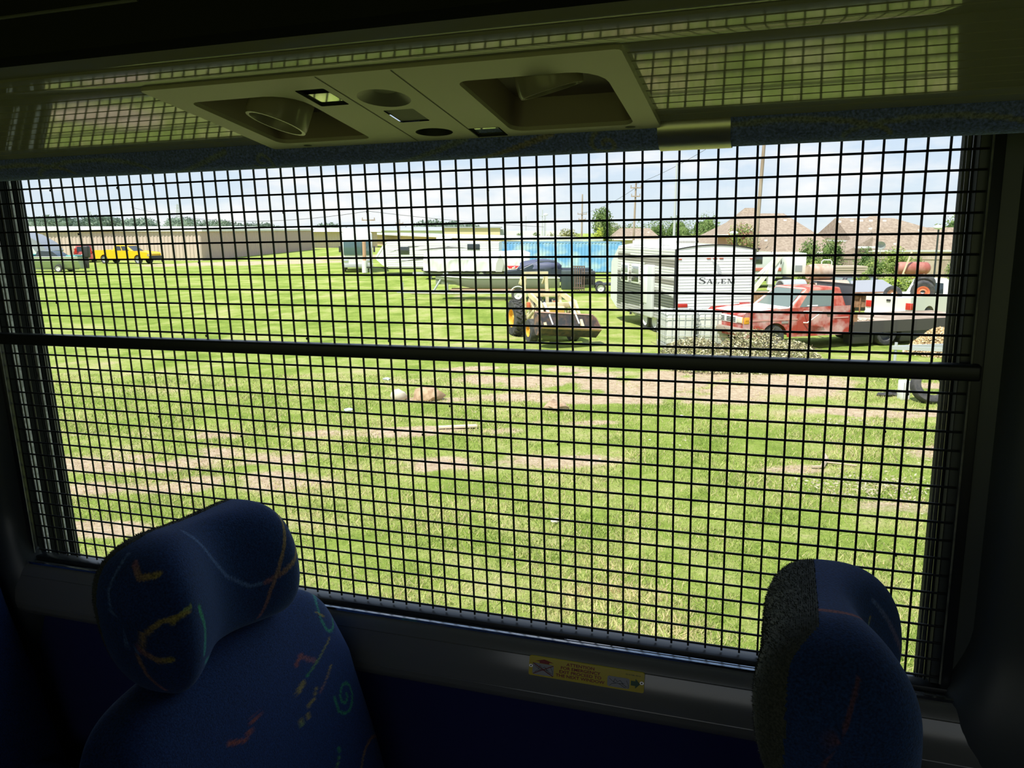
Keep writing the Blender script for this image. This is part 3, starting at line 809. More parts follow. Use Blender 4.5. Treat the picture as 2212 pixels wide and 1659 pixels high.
# ================================================================== GROUND
def fbm(x, y, s=1.0): return noise.fractal(Vector((x*s, y*s, 3.7)), 0.9, 2.0, 4)
DIRT = [(3.9, 18.9, 5.2, 1.7, -4, 1.0), (2.6, 17.2, 3.6, 0.8, -3, .9), (7.6, 15.7, 2.2, 0.45, -5, .9), (0.2, 20.9, 2.4, 0.5, 0, .75), (1.2, 19.2, 1.4, .5, 0, .8), (-5.4, 12.4, 2.6, 0.75, 4, .8), (-4.2, 11.2, 2.6, .5, 8, .7),
        (-0.6, 12.2, 2.6, 0.45, 4, .75), (-1.9, 14.2, 2.6, 0.4, 3, .65), (-1.7, 17.0, 1.1, 0.35, 0, .8), (-5.2, 9.3, .9, .35, 0, .8), (7.3, 12.8, 1.1, .5, 10, .7), (4.9, 11.9, 1.2, .3, 0, .5), (0.9, 14.9, 1.2, .25, 0, .6),
        (-28, 88, 12, 5.5, 35, .9), (-19, 108, 7, 14, -28, .9), (-2, 44, 3, .8, 0, .4), (-6.5, 24, 2.2, .5, 0, .35), (14, 29.6, 5, .9, 10, .8), (9.5, 18.6, 1.6, .5, 0, .5), (5.0, 10.1, 1.0, .4, 0, .4), (-2.5, 9.6, .8, .3, 0, .4), (-6.3, 14.0, 2.0, .4, 0, .5)]
def dirtiness(x, y):
    d = 0
    for cx, cy, rx, ry, an, st in DIRT:
        if abs(x-cx) > 1.6*(rx+ry) or abs(y-cy) > 1.6*(rx+ry): continue
        c, s = math.cos(rad(an)), math.sin(rad(an)); u = ((x-cx)*c+(y-cy)*s)/rx; v = (-(x-cx)*s+(y-cy)*c)/ry
        q = 1.25-math.hypot(u, v)
        if q > 0: d = max(d, min(1, q*1.5)*st)
    if d > 0: d = d*(0.80+0.9*fbm(x, y, 0.9)) + 0.25*fbm(x, y, 3.5)*d
    return max(0.0, min(1.0, d))
xs = np.concatenate([np.linspace(-420, -60, 18), np.linspace(-55, -16, 40), np.arange(-15, 17, 0.16), np.linspace(18, 60, 40), np.linspace(70, 420, 18)])
ys = np.concatenate([[-60, -20, -5], np.arange(2, 32, 0.16), np.linspace(33, 120, 100), np.linspace(125, 700, 30)])
b = MB(); vs = []; cs = []
for y in ys:
    for x in xs:
        near = 1 if (-15 < x < 17 and 2 < y < 32) else 0
        d = dirtiness(x, y); straw = fbm(x, y, 0.35)*0.5+0.5*fbm(x+9, y-4, 1.7)
        vs.append((x, y, (0.03*fbm(x, y, 0.8)-0.02*d) if near else 0.0)); cs.append((d, max(0, min(1, 0.42+0.75*straw)), 0))
nx_ = len(xs)
b.v = vs; b.f = [(j*nx_+i, j*nx_+i+1, (j+1)*nx_+i+1, (j+1)*nx_+i) for j in range(len(ys)-1) for i in range(nx_-1)]; b.m = [0]*len(b.f); b.c = cs
gm = bpy.data.materials.new('lawn'); gm.use_nodes = True; t = gm.node_tree; P_ = t.nodes['Principled BSDF']; P_.inputs['Roughness'].default_value = 1.0; P_.inputs['Specular IOR Level'].default_value = 0.05
a = t.nodes.new('ShaderNodeAttribute'); a.attribute_name = 'tint'; sp = t.nodes.new('ShaderNodeSeparateColor'); t.links.new(a.outputs['Color'], sp.inputs[0])
tc = t.nodes.new('ShaderNodeTexCoord')
def nz(s, d=5, r=0.6):
    n = t.nodes.new('ShaderNodeTexNoise'); n.inputs['Scale'].default_value = s; n.inputs['Detail'].default_value = d; n.inputs['Roughness'].default_value = r; t.links.new(tc.outputs['Object'], n.inputs['Vector']); return n
def rampn(src, pts):
    r = t.nodes.new('ShaderNodeValToRGB'); r.color_ramp.elements[0].position = pts[0][0]; r.color_ramp.elements[0].color = (*pts[0][1], 1)
    r.color_ramp.elements[1].position = pts[-1][0]; r.color_ramp.elements[1].color = (*pts[-1][1], 1)
    for p, c in pts[1:-1]: q = r.color_ramp.elements.new(p); q.color = (*c, 1)
    t.links.new(src, r.inputs[0]); return r
def mth(op, a_, b_):
    n = t.nodes.new('ShaderNodeMath'); n.operation = op
    for i, q in enumerate((a_, b_)):
        if isinstance(q, (int, float)): n.inputs[i].default_value = q
        else: t.links.new(q, n.inputs[i])
    return n.outputs[0]
n1 = nz(7, 8, .7); n2 = nz(0.8, 5); n3 = nz(26, 6, .75)
g1 = mth('ADD', mth('MULTIPLY', sp.outputs[1], 0.75), mth('MULTIPLY', mth('ADD', mth('SUBTRACT', n1.outputs[0], 0.5), mth('SUBTRACT', n2.outputs[0], .5)), 0.9))
grass = rampn(g1, [(0.0, (0.21, 0.30, 0.05)), (0.25, (0.30, 0.39, 0.075)), (0.48, (0.42, 0.47, 0.14)), (0.70, (0.54, 0.50, 0.23)), (1.0, (0.64, 0.52, 0.32))])
soil = rampn(n1.outputs[0], [(0.3, (0.42, 0.30, 0.19)), (0.5, (0.60, 0.46, 0.31)), (0.7, (0.76, 0.63, 0.45))])
dm = rampn(mth('ADD', sp.outputs[0], mth('MULTIPLY', mth('SUBTRACT', n3.outputs[0], 0.5), 0.9)), [(0.24, (0, 0, 0)), (0.50, (1, 1, 1))])
mx = t.nodes.new('ShaderNodeMixRGB'); t.links.new(dm.outputs[0], mx.inputs[0]); t.links.new(grass.outputs[0], mx.inputs[1]); t.links.new(soil.outputs[0], mx.inputs[2])
mx2 = t.nodes.new('ShaderNodeMixRGB'); mx2.blend_type = 'MULTIPLY'; mx2.inputs[0].default_value = 0.55
vr = rampn(n3.outputs[0], [(0.35, (0.55, 0.55, 0.55)), (0.62, (1.2, 1.2, 1.2))]); t.links.new(mx.outputs[0], mx2.inputs[1]); t.links.new(vr.outputs[0], mx2.inputs[2])
t.links.new(mx2.outputs[0], P_.inputs['Base Color'])
bp = t.nodes.new('ShaderNodeBump'); bp.inputs['Strength'].default_value = 0.8; bp.inputs['Distance'].default_value = 0.05; t.links.new(n3.outputs[0], bp.inputs['Height']); t.links.new(bp.outputs[0], P_.inputs['Normal'])
ground = b.build('ground', gm, None, 60, fixn=False); ground['kind'] = 'structure'

# grass blades on the near lawn
N = 240000
ly = nr.rand(N*2); yy = 4.5*(20.0/4.5)**ly; xx = (nr.rand(N*2)*1.5-0.75)*yy*1.0 + 0.0
keep = []
V = np.zeros((N*3, 3), np.float32); C = np.zeros((N*3, 3), np.float32); k = 0
for i in range(N*2):
    if k >= N: break
    x, y = float(xx[i]), float(yy[i])
    d = dirtiness(x, y)
    tuft = noise.noise(Vector((x*1.3, y*1.3, 9)))*0.5+0.5*noise.noise(Vector((x*5, y*5, 2)))
    if rng.random() < min(1, d*1.15) or rng.random() > 0.62+tuft: continue
    h = (0.022+0.045*rng.random())*(1+0.7*max(0, tuft))*(0.6 if d > .3 else 1); w = 0.0032+0.0022*rng.random()+0.0003*y
    a_ = rng.random()*6.283; lx, ly_ = rng.gauss(0, 0.75)*h, rng.gauss(0, 0.75)*h; cx, cy = math.cos(a_)*w, math.sin(a_)*w
    z = -0.012
    V[k*3] = (x-cx, y-cy, z); V[k*3+1] = (x+cx, y+cy, z); V[k*3+2] = (x+lx, y+ly_, z+h+0.012)
    s = 0.5*noise.noise(Vector((x*0.5, y*0.5, 5)))+0.5*noise.noise(Vector((x*2.3, y*2.3, 1)))+rng.gauss(0, 0.40)+d*0.8+0.12
    if s < -0.38: c = (0.22, 0.32, 0.06)
    elif s < 0.05: c = (0.37, 0.45, 0.12)
    elif s < 0.42: c = (0.54, 0.55, 0.22)
    else: c = (0.68, 0.58, 0.32)
    q = 0.8+0.4*rng.random(); C[k*3:k*3+3] = (c[0]*q, c[1]*q, c[2]*q); k += 1
me = bpy.data.meshes.new('grass'); me.vertices.add(k*3); me.vertices.foreach_set('co', V[:k*3].ravel())
me.loops.add(k*3); me.loops.foreach_set('vertex_index', np.arange(k*3)); me.polygons.add(k); me.polygons.foreach_set('loop_start', np.arange(k)*3)
me.update(calc_edges=True)
ca = me.color_attributes.new('tint', 'FLOAT_COLOR', 'POINT'); arr = np.ones((k*3, 4), np.float32); arr[:, :3] = C[:k*3]; ca.data.foreach_set('color', arr.ravel())
me.materials.append(leaf_mat('blade', tl=0.35))
go = bpy.data.objects.new('grass', me); COL.objects.link(go); tag(go, 'short sunlit green grass with straw coloured patches below the window', 'grass', kind='stuff')

# ================================================================== VEGETATION
m_leaf = leaf_mat('leaf', tl=0.3); m_bark = mat('bark', (0.16, 0.11, 0.07), 0.9)
def leafcloud(b, cs, c, r, n, size, cols, flat=0.0):
    for k in range(n):
        while True:
            p = Vector((rng.uniform(-1, 1), rng.uniform(-1, 1), rng.uniform(-1, 1)))
            if 0.45 < p.length < 1: break
        q = Vector((c[0]+p.x*r[0], c[1]+p.y*r[1], c[2]+p.z*r[2]))
        u = Vector((rng.gauss(0, 1), rng.gauss(0, 1), rng.gauss(0, 1))).normalized(); w = u.orthogonal().normalized(); s_ = size*rng.uniform(0.6, 1.4)
        b.add([q-u*s_, q+w*s_*0.5, q+u*s_, q-w*s_*0.5], [(0, 1, 2, 3)])
        cc = rng.choice(cols); f = rng.uniform(0.75, 1.25); cs.extend([(cc[0]*f, cc[1]*f, cc[2]*f)]*4)
GR_D = [(0.05, 0.10, 0.03), (0.07, 0.14, 0.04), (0.10, 0.17, 0.05)]; GR_M = [(0.11, 0.18, 0.06), (0.17, 0.25, 0.08), (0.24, 0.30, 0.12)]
GR_L = [(0.27, 0.36, 0.09), (0.38, 0.45, 0.14), (0.22, 0.29, 0.09)]; GR_O = [(0.30, 0.30, 0.12), (0.38, 0.36, 0.18), (0.20, 0.22, 0.08)]
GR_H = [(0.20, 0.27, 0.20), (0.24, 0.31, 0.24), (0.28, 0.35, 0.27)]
def tree(name, label, loc, h, rx, ry, cols, crown0=0.35, nb=7, n=500, size=None, group=None, cat='tree', rz=0.0, trunk=True):
    t = thing(name, label, cat, loc, rz, group)
    b = MB(); cs = []
    zc0 = h*crown0; size = size or h*0.035
    for k in range(nb):
        a_ = rng.uniform(0, 6.28); q = rng.uniform(0, 0.6); f = rng.random()
        c = (math.cos(a_)*rx*q, math.sin(a_)*ry*q, zc0+(h-zc0)*(0.18+0.66*f)); sc = (1-0.5*abs(f-0.4))*0.60
        r = (rx*sc, ry*sc, (h-zc0)*0.34)
        if c[2]+r[2] > h: c = (c[0], c[1], h-r[2])
        o = len(b.v); b.blob(c, (r[0]*.5, r[1]*.5, r[2]*.5), 2, 0.5, 2.0); cs.extend([rng.choice(cols)]*(len(b.v)-o))
        leafcloud(b, cs, c, (r[0]*1.08, r[1]*1.08, r[2]*1.08), int(n*2.4)//nb, size, cols)
    b.c = cs; b.build('crown' if trunk else 'foliage', m_leaf, t, 75, fixn=False)
    if trunk:
        b = MB(); b.tube([(0, 0, 0), (0.02*h, 0, zc0), (0, 0, h*0.75)], h*0.028, 8, r1=h*0.010)
        b.build('trunk', m_bark, t)
    return t
# far treeline beyond the sheds
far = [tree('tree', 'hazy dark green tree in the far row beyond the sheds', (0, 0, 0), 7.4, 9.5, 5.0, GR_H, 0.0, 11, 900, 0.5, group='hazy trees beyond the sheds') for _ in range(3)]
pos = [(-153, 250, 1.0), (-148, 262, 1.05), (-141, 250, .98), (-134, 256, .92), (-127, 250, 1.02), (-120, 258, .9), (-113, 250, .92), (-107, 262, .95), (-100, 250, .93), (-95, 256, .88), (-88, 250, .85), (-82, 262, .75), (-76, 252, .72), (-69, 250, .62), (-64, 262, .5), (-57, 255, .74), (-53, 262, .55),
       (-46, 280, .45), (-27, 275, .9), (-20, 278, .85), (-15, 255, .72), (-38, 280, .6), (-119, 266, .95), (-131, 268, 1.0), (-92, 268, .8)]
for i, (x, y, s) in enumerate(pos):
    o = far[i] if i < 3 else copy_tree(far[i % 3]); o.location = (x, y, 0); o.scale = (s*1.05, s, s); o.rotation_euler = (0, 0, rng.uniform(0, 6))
tree('tree', 'tall narrow green tree standing over the blue container', (12.1, 110, 0), 6.4, 1.9, 1.9, GR_M, 0.25, 9, 900, 0.14)
tree('tree', 'bright yellow green young tree at the foot of the tall narrow tree', (10.8, 104, 0), 4.0, 1.0, 1.0, [(0.42, 0.50, 0.06), (0.5, 0.55, 0.1)], 0.2, 4, 300, 0.10)
tree('tree', 'pale olive flowering tree left of the tall narrow tree', (7.6, 106, 0), 3.7, 1.7, 1.5, GR_O, 0.2, 6, 500, 0.12)
tree('tree', 'second pale olive tree between the lamp pole and flowering tree', (5.9, 112, 0), 3.2, 1.2, 1.2, GR_O, 0.2, 5, 350, 0.12)
tree('bush', 'small round green bush on the horizon above the blue container left end', (1.1, 120, 0), 3.1, 1.3, 1.2, GR_M, 0.0, 4, 250, 0.12, cat='bush', trunk=False)
tree('bush', 'small green bush just left of the white lamp pole', (3.6, 124, 0), 3.1, 0.9, .9, GR_M, 0.0, 4, 220, 0.12, cat='bush', trunk=False)
rowx = [(17.0, 132, 4.4, 2.6), (19.6, 128, 4.6, 2.4), (23.4, 131, 5.0, 2.2), (24.3, 122, 5.4, 2.6), (26.0, 108, 4.6, 2.0), (27.0, 118, 5.9, 2.6)]
LBR = ['leftmost green tree behind the small brown roof', 'green tree behind the right end of the small brown roof', 'green tree directly left of the tall grey light pole', 'broad green tree directly right of the tall grey light pole', 'lower tree in front of the broad one, left of the big brown roof', 'tallest tree at the left end of the big brown roof']
for (x, y, h, r), lb in zip(rowx, LBR): tree('tree', lb, (x, y, 0), h+.2, r*1.35, r, GR_M if h > 4.5 else GR_O+GR_M, 0.0, 9, 900, 0.13)
tree('crape_myrtle', 'crape myrtle with dull pink blossom in front of the big brown roof', (18.9, 66, 0), 4.1, 1.5, 1.3, GR_O+[(0.48, 0.20, 0.17), (0.5, 0.24, 0.2)]+GR_L, 0.15, 8, 900, 0.085)
tree('bush', 'round dark green bush, left of the pair below the roof peak', (21.9, 60.3, 0), 3.0, 1.25, 1.2, GR_M, 0.0, 6, 700, 0.08, cat='bush', trunk=False)
tree('bush', 'round dark green bush, right of the pair below the roof peak', (23.6, 60.2, 0), 2.95, 1.2, 1.1, GR_M, 0.0, 6, 700, 0.08, cat='bush', trunk=False)
tree('bush', 'low green bush under the white gable corner', (25.9, 59.8, 0), 2.4, 1.3, 1.0, GR_M, 0.0, 5, 500, 0.08, cat='bush', trunk=False)
tree('tree', 'green tree rising behind the last brown roof, beside the window edge', (47.6, 88, 0), 6.3, 2.6, 2.2, GR_M, 0.1, 8, 700, 0.14)
tree('tree', 'small tree top showing between the two large brown roofs', (33.5, 103, 0), 5.4, 1.5, 1.3, GR_M, 0.3, 5, 300, 0.12)
tree('tree', 'low tree top behind the ridge with roof vents', (40.0, 98, 0), 5.0, 2.4, 1.6, GR_L, 0.3, 5, 300, 0.12)
vines = [(22.5, 58, 1.7, 2.0, 'bright green vine heap over the fence, under the pair of round bushes'), (25.5, 57, 1.6, 1.6, 'bright green vine heap just left of the leafy sapling'), (27.9, 56.5, 1.8, .8, 'small vine on the fence left of the dark red tank'),
         (31.4, 57.5, 1.7, 1.3, 'vine hanging over the fence beside the black lamp post'), (20.6, 55, 1.0, 1.8, 'low weedy growth behind the white bucket lift')]
for x, y, h, r, lb in vines: tree('vine', lb, (x, y, 0), h, r, .5, GR_L+GR_M, 0.0, 6, 600, 0.07, cat='vine', trunk=False)
tree('sapling', 'leafy bright green sapling in front of the wooden fence', (24.6, 52, 0), 2.5, 1.1, .9, GR_L, 0.15, 7, 900, 0.07)
# ================================================================== FAR BUILDINGS
m_tan = mat('tan_metal', (0.60, 0.48, 0.41), 0.6); m_tan_shaded = mat('tan_metal_shaded', (0.52, 0.38, 0.33), 0.6); m_wroof = mat('white_roof', (0.78, 0.78, 0.75), 0.5)
m_cream = mat('cream_wall', (0.70, 0.58, 0.36), 0.7); m_groof = mat('grey_roof', (0.36, 0.38, 0.40), 0.7); m_brick = mat('red_brick', (0.42, 0.20, 0.14), 0.8)
m_shin = mat('shingles', (0.27, 0.205, 0.15), 0.9, col2=(0.37, 0.29, 0.22), nscale=4.0, bump=0.5, bscale=8)
def ribwall(b, p, q, h, pitch=0.3, dep=0.04, mi=0, z0=0.0, X=None):
    p = Vector((*p, 0)); q = Vector((*q, 0)); L = (q-p).length; d = (q-p)/L; nml = Vector((d.y, -d.x, 0)); n = int(L/pitch); row = []
    for i in range(n):
        s = i*L/n; st = L/n
        for f, o in ((0, 0), (.3, 0), (.42, dep), (.75, dep), (.87, 0)): row.append(p+d*(s+f*st)+nml*o)
    row.append(q)
    b.grid([[r+Vector((0, 0, z0)) for r in row], [r+Vector((0, 0, z0+h)) for r in row]], mi, X=X)
s1 = thing('storage_shed', 'long tan corrugated storage shed with white roof, nearest the yellow pickup', 'shed', (-60, 105, 0))
def S(b, name, m, par, sm=0):
    l = par.location; b.v = [(p[0]-l.x, p[1]-l.y, p[2]-l.z) for p in b.v]; return b.build(name, m, par, sm, fixn=False)
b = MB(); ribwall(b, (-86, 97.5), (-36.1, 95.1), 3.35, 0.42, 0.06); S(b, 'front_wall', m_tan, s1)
b = MB(); ribwall(b, (-36.1, 95.1), (-35.9, 147), 3.35, 0.42, 0.05); S(b, 'side_wall', m_tan_shaded, s1)  # same tan darkened: shade of the turned-away face put into the colour
b = MB(); b.hull4([(-87, 97.0, 3.35), (-35.8, 94.8, 3.35), (-35.6, 148, 3.35), (-87, 148, 3.35)], [(-87, 97.0, 3.62), (-35.8, 94.8, 3.62), (-35.6, 148, 3.62), (-87, 148, 3.62)]); b.hull4([(-87, 99, 3.62), (-36, 97, 3.62), (-36, 147, 3.62), (-87, 147, 3.62)], [(-87, 118, 4.0), (-40, 117, 4.0), (-40, 130, 4.0), (-87, 130, 4.0)])
S(b, 'roof', m_wroof, s1)
s2 = thing('storage_shed', 'pale tan storage shed with doors, seen past the end of the nearest one', 'shed', (-30, 165, 0))
b = MB(); ribwall(b, (-44, 160), (-27, 164.2), 3.1, 0.5, 0.05); S(b, 'front_wall', m_tan, s2)
for i in range(2):
    b = MB(); x = -33+i*3.1; y = 162.7+ (i*3.1)*.25; b.box((x, y-.22, 0), (x+1.7, y+.1, 2.5)); S(b, 'roller_door', mat('door_tan', (0.66, 0.55, 0.42), 0.6), s2)
b = MB(); b.hull4([(-46, 158, 3.1), (-26, 163, 3.1), (-31, 178, 3.1), (-48, 174, 3.1)], [(-46, 160, 3.7), (-26, 164.5, 3.7), (-31, 177, 3.9), (-47, 173, 3.9)]); S(b, 'roof', m_wroof, s2)
s3 = thing('storage_shed', 'long tan shed with grey door line running behind the white motorhome', 'shed', (-15, 145, 0))
b = MB(); ribwall(b, (-36, 205), (3.0, 87), 2.35, 0.75, 0.09); S(b, 'front_wall', mat('tan_metal_b', (0.62, 0.44, 0.30), 0.6), s3)
b = MB(); b.hull4([(-36.8, 204, 2.35), (2.2, 86, 2.35), (10, 90, 2.35), (-28, 208, 2.35)], [(-36.8, 204, 2.62), (2.2, 86, 2.62), (10, 90, 2.7), (-28, 208, 2.7)]); S(b, 'roof', m_wroof, s3)
s4 = thing('warehouse', 'cream coloured low warehouse with grey roof on the horizon above the travel trailer', 'building', (-10, 222, 0))
b = MB(); b.box((-18.2, 220, 0), (-3.2, 232, 3.9)); S(b, 'wall', m_cream, s4)
b = MB(); b.box((-18.6, 219.5, 3.9), (-2.8, 232.5, 4.25)); b.box((-3.2, 220.5, 0), (-2.0, 230, 3.6)); S(b, 'roof', m_groof, s4)
s5 = thing('warehouse', 'white flat roofed building on the horizon left of the white lamp pole', 'building', (5, 240, 0))
b = MB(); b.box((-2, 238, 0), (18, 250, 3.1)); S(b, 'wall', m_wroof, s5)
s6 = thing('warehouse', 'grey roofed building low on the horizon behind the long shed', 'building', (-32, 250, 0))
b = MB(); b.box((-44, 246, 0), (-20, 256, 3.2)); S(b, 'wall', m_wroof, s6); b = MB(); b.hull4([(-45, 245, 3.2), (-19, 245, 3.2), (-19, 257, 3.2), (-45, 257, 3.2)], [(-44, 249, 4.3), (-20, 249, 4.3), (-20, 252, 4.3), (-44, 252, 4.3)]); S(b, 'roof', m_groof, s6)
def house(label, x0, x1, y0, y1, ze, zr, rx0, rx1, ry, wall=m_cream, vents=(), extra=None):
    t = thing('house', label, 'house', ((x0+x1)/2, (y0+y1)/2, 0))
    b = MB(); b.box((x0+.4, y0+.4, -0.5), (x1-.4, y1-.4, ze)); S(b, 'wall', wall, t)
    b = MB(); A = [(x0, y0, ze), (x1, y0, ze), (x1, y1, ze), (x0, y1, ze)]; R0 = (rx0, ry, zr); R1 = (rx1, ry, zr)
    b.add(A+[R0, R1], [(0, 1, 5, 4), (1, 2, 5), (2, 3, 4, 5), (3, 0, 4)]); S(b, 'roof', m_shin, t)
    b = MB(); b.box((x0, y0, ze-.16), (x1, y0+.05, ze)); b.box((x0, y0, ze-.16), (x0+.05, y1, ze)); b.box((x1-.05, y0, ze-.16), (x1, y1, ze)); S(b, 'fascia', m_wroof, t)
    for (vx, f, s_) in vents:
        vy = y0+(ry-y0)*f; vz = ze+(zr-ze)*f; b = MB(); b.box((vx-s_, vy-s_*.6, vz-.05), (vx+s_, vy+s_*.6, vz+s_*.9)); S(b, 'roof_vent', m_wroof, t)
    return t
house('large house with a high brown hip roof peak, leftmost of the big roofs', 19.5, 30.6, 78, 91.5, 2.2, 5.2, 24.0, 28.0, 85, m_brick, ((23.6, .45, .16), (27.6, .75, .14), (28.0, .32, .2)))
house('house whose small brown gable stands above the highest peak', 24.0, 30.0, 92, 99, 3.0, 6.0, 26.8, 28.0, 95)
house('lower brown roof in front of the high peak, behind the round bushes', 22.2, 28.0, 70, 77, 1.7, 3.5, 23.8, 26.5, 74, m_cream, ((22.3, .5, .12),))
house('long brown roof with a row of five small roof vents', 30.7, 41.5, 74, 84, 2.6, 4.65, 31.0, 36.6, 79, m_cream, ((31.0, .8, .17), (32.3, .85, .15), (33.2, .85, .15), (34.1, .85, .15), (35.4, .85, .15), (33.0, .35, .16)))
house('brown roof with a pointed peak at far right behind the green lamp', 36.4, 42.0, 86, 93, 3.2, 5.0, 38.9, 39.6, 89.5)
house('long low brown roof directly behind the wooden fence, white eave', 28.6, 43.0, 66.2, 73.5, 1.95, 3.75, 30.5, 39, 68.5, m_cream, ((29.8, .93, .12), (33.8, .85, .12), (31.2, .25, .1)))
house('small far brown roof between the tall tree and the grey light pole', 14.6, 21.6, 118, 126, 2.2, 3.75, 16.0, 20.4, 122, m_cream, ((19.0, .6, .12), (20.0, .6, .12)))
t = thing('house_gable', 'white eave corner and brick wall with a window under the left big roof', 'house', (20.6, 74, 0))
b = MB(); b.box((19.3, 73.4, 0), (21.6, 77, 2.9)); S(b, 'wall', m_brick, t); b = MB(); b.box((18.9, 73.0, 2.9), (22.0, 77, 3.1)); S(b, 'eave', m_wroof, t)
b = MB(); b.box((20.2, 73.3, 1.7), (21.0, 73.42, 2.6)); S(b, 'window', mat('dark_glass', (0.03, 0.04, 0.05), 0.08), t); b = MB(); b.box((19.4, 73.25, 0), (21.5, 73.4, 1.5)); S(b, 'lower_wall', m_cream, t)
t = thing('gable_corner', 'white boarded gable corner of the house behind the round bushes', 'house', (26.3, 63.4, 0))
b = MB(); b.box((26.1, 63.8, 0), (27.9, 65.9, 1.7)); S(b, 'wall', m_cream, t)
b = MB(); b.hull4([(25.7, 63.6, 1.6), (28.0, 63.6, 1.95), (28.0, 66, 1.95), (25.7, 66, 1.6)], [(26.0, 63.6, 1.9), (28.0, 63.6, 3.0), (28.0, 66, 3.0), (26.0, 66, 1.9)]); S(b, 'roof', m_shin, t)
b = MB(); b.box((26.6, 63.2, 2.15), (28.2, 63.5, 2.3)); b.box((25.9, 63.2, 1.5), (28.2, 63.6, 1.7)); S(b, 'eave', m_wroof, t)
t = thing('white_house', 'white roof edge and wall corner of a house at the far right window edge', 'house', (36.5, 65, 0))
b = MB(); b.box((35.9, 63.4, 0), (40, 64, 3.2)); S(b, 'wall', m_wroof, t); b = MB(); b.hull4([(35.0, 62.6, 3.5), (40, 62.6, 3.5), (40, 64.1, 3.5), (35.0, 64.1, 3.5)], [(35.0, 62.6, 3.75), (40, 62.6, 5.0), (40, 64.1, 5.0), (35.0, 64.1, 3.75)]); S(b, 'eave', m_wroof, t)
b = MB(); b.lathe([(0.0, 0.12), (.2, .08), (.34, 0), (.36, .0), (.2, .05)], 18); b.tube([(0, .1, 0), (0, .1, -.25), (0, -.95, -2.25)], .03, 6)
o = b.build('satellite_dish', mat('dish_grey', (0.55, 0.57, 0.58), 0.5)); o.location = (28.6, 63.5, 2.35); o.rotation_euler = (rad(25), 0, rad(-25)); tag(o, 'grey satellite dish in front of the long low roof', 'satellite dish')

# wooden fence
t = thing('wooden_fence', 'weathered grey brown picket fence along the back of the yard', 'fence', (27, 60, 0))
b = MB(); p = Vector((17.5, 62.6, 0)); q = Vector((36.5, 59.4, 0)); L = (q-p).length; d = (q-p)/L; n = int(L/0.15)
for i in range(n):
    s = i*L/n; h = 1.72+rng.uniform(-.05, .05); a0 = p+d*s; a1 = p+d*(s+0.135); nn = Vector((d.y, -d.x, 0))*0.02
    b.add([a0, a1, a1+Vector((0, 0, h)), a0+Vector((0, 0, h)), a0+nn, a1+nn, a1+nn+Vector((0, 0, h)), a0+nn+Vector((0, 0, h))], [(0, 1, 2, 3), (4, 5, 6, 7), (0, 1, 5, 4), (3, 2, 6, 7), (0, 3, 7, 4), (1, 2, 6, 5)])
S(b, 'picket_panel', mat('weathered_wood', (0.36, 0.28, 0.21), 0.9, col2=(0.50, 0.42, 0.33), nscale=1.2), t)
b = MB(); b.beam(p+Vector((0, -.04, 1.45)), q+Vector((0, -.04, 1.45)), .05, .09); S(b, 'rail', mat('weathered_wood'  , (0.4, 0.3, 0.2)), t)

# ================================================================== POLES AND LINES
m_pole = mat('pole_wood', (0.30, 0.22, 0.16), 0.9, col2=(0.42, 0.34, 0.27), nscale=5, stretch=(1, 1, .1)); m_steel = mat('grey_steel', (0.50, 0.52, 0.53), 0.5); m_wire = mat('cable', (0.12, 0.12, 0.13), 0.6)
def pole(label, x, y, h, r, lean=0.0, arms=(), m=m_pole, cat='utility pole', name='utility_pole'):
    t = thing(name, label, cat, (x, y, 0)); b = MB(); b.tube([(0, 0, 0), (lean, 0, h)], r, 10, r1=r*0.65); b.build('pole', m, t)
    for (z, w) in arms:
        b = MB(); b.beam((-w/2+lean*z/h, -r, z), (w/2+lean*z/h, -r, z), .1, .12)
        for s in (-.45, 0.45): b.tube([(s*w+lean*z/h, -r, z), (s*w+lean*z/h, -r, z+.28)], .05, 6)
        b.build('crossarm', m, t)
    return t
pole('tall leaning wooden utility pole rising above the red truck', 18.25, 61.5, 13.2, 0.16, 0.35, ((12.6, 2.4),))
pole('wooden utility pole with short crossarms above the left end of the white lettered trailer', 13.3, 90, 8.7, 0.14, 0.15, ((8.0, 1.2), (7.1, 1.0)))
pole('thin distant utility pole left of the tall narrow tree', 11.9, 140, 9.4, 0.17, 0.0, ((6.1, 1.6), (5.2, 1.2)))
pole('slim pole standing over the travel trailer with tangled hardware', -16.2, 93, 5.8, 0.10, 0.0, ((4.6, 1.5),))
pole('second faint utility pole right of the slim trailer pole', -20.5, 150, 5.4, 0.12, 0.0, ((4.6, 1.4),))
for i, (x, y, h) in enumerate([(7.0, 190, 8.0), (-1.8, 212, 7.2), (4.4, 260, 7.6), (9.2, 226, 7.2)]):
    pole('faint distant utility pole on the horizon above the blue container', x, y, h, 0.14, 0, ((h*.82, 1.8),), m_steel)['group'] = 'faint distant poles'
pole('tall grey metal light pole behind the roof air conditioner', 15.2, 77, 9.6, 0.14, 0.02, (), m_steel, 'light pole', 'light_pole')
def lamppost(label, x, y, h, r, m, side):
    t = thing('street_lamp', label, 'street lamp', (x, y, 0)); b = MB(); b.tube([(0, 0, 0), (0, 0, h), (side*.4, 0, h+.05)], r, 8); b.build('pole', m, t)
    b = MB(); b.blob((side*.5, 0, h+.12), (.34, .26, .15), 2, 0); b.build('lamp_head', mat('lamp_white', (0.85, 0.87, 0.90), .4), t); return t
lamppost('street lamp with white oval head on the horizon above the blue container', 4.3, 110, 5.4, .08, m_steel, 0.4)
lamppost('black lamp post with round white head in front of the wooden fence', 27.0, 52, 3.6, .06, mat('black_metal', (0.03, 0.035, 0.035), .5), 0)
lamppost('small street lamp in the crape myrtle, left of the leaning pole', 17.0, 62, 3.2, .05, mat('black_metal'  , (0.03, 0.035, 0.035), .5), -0.5)
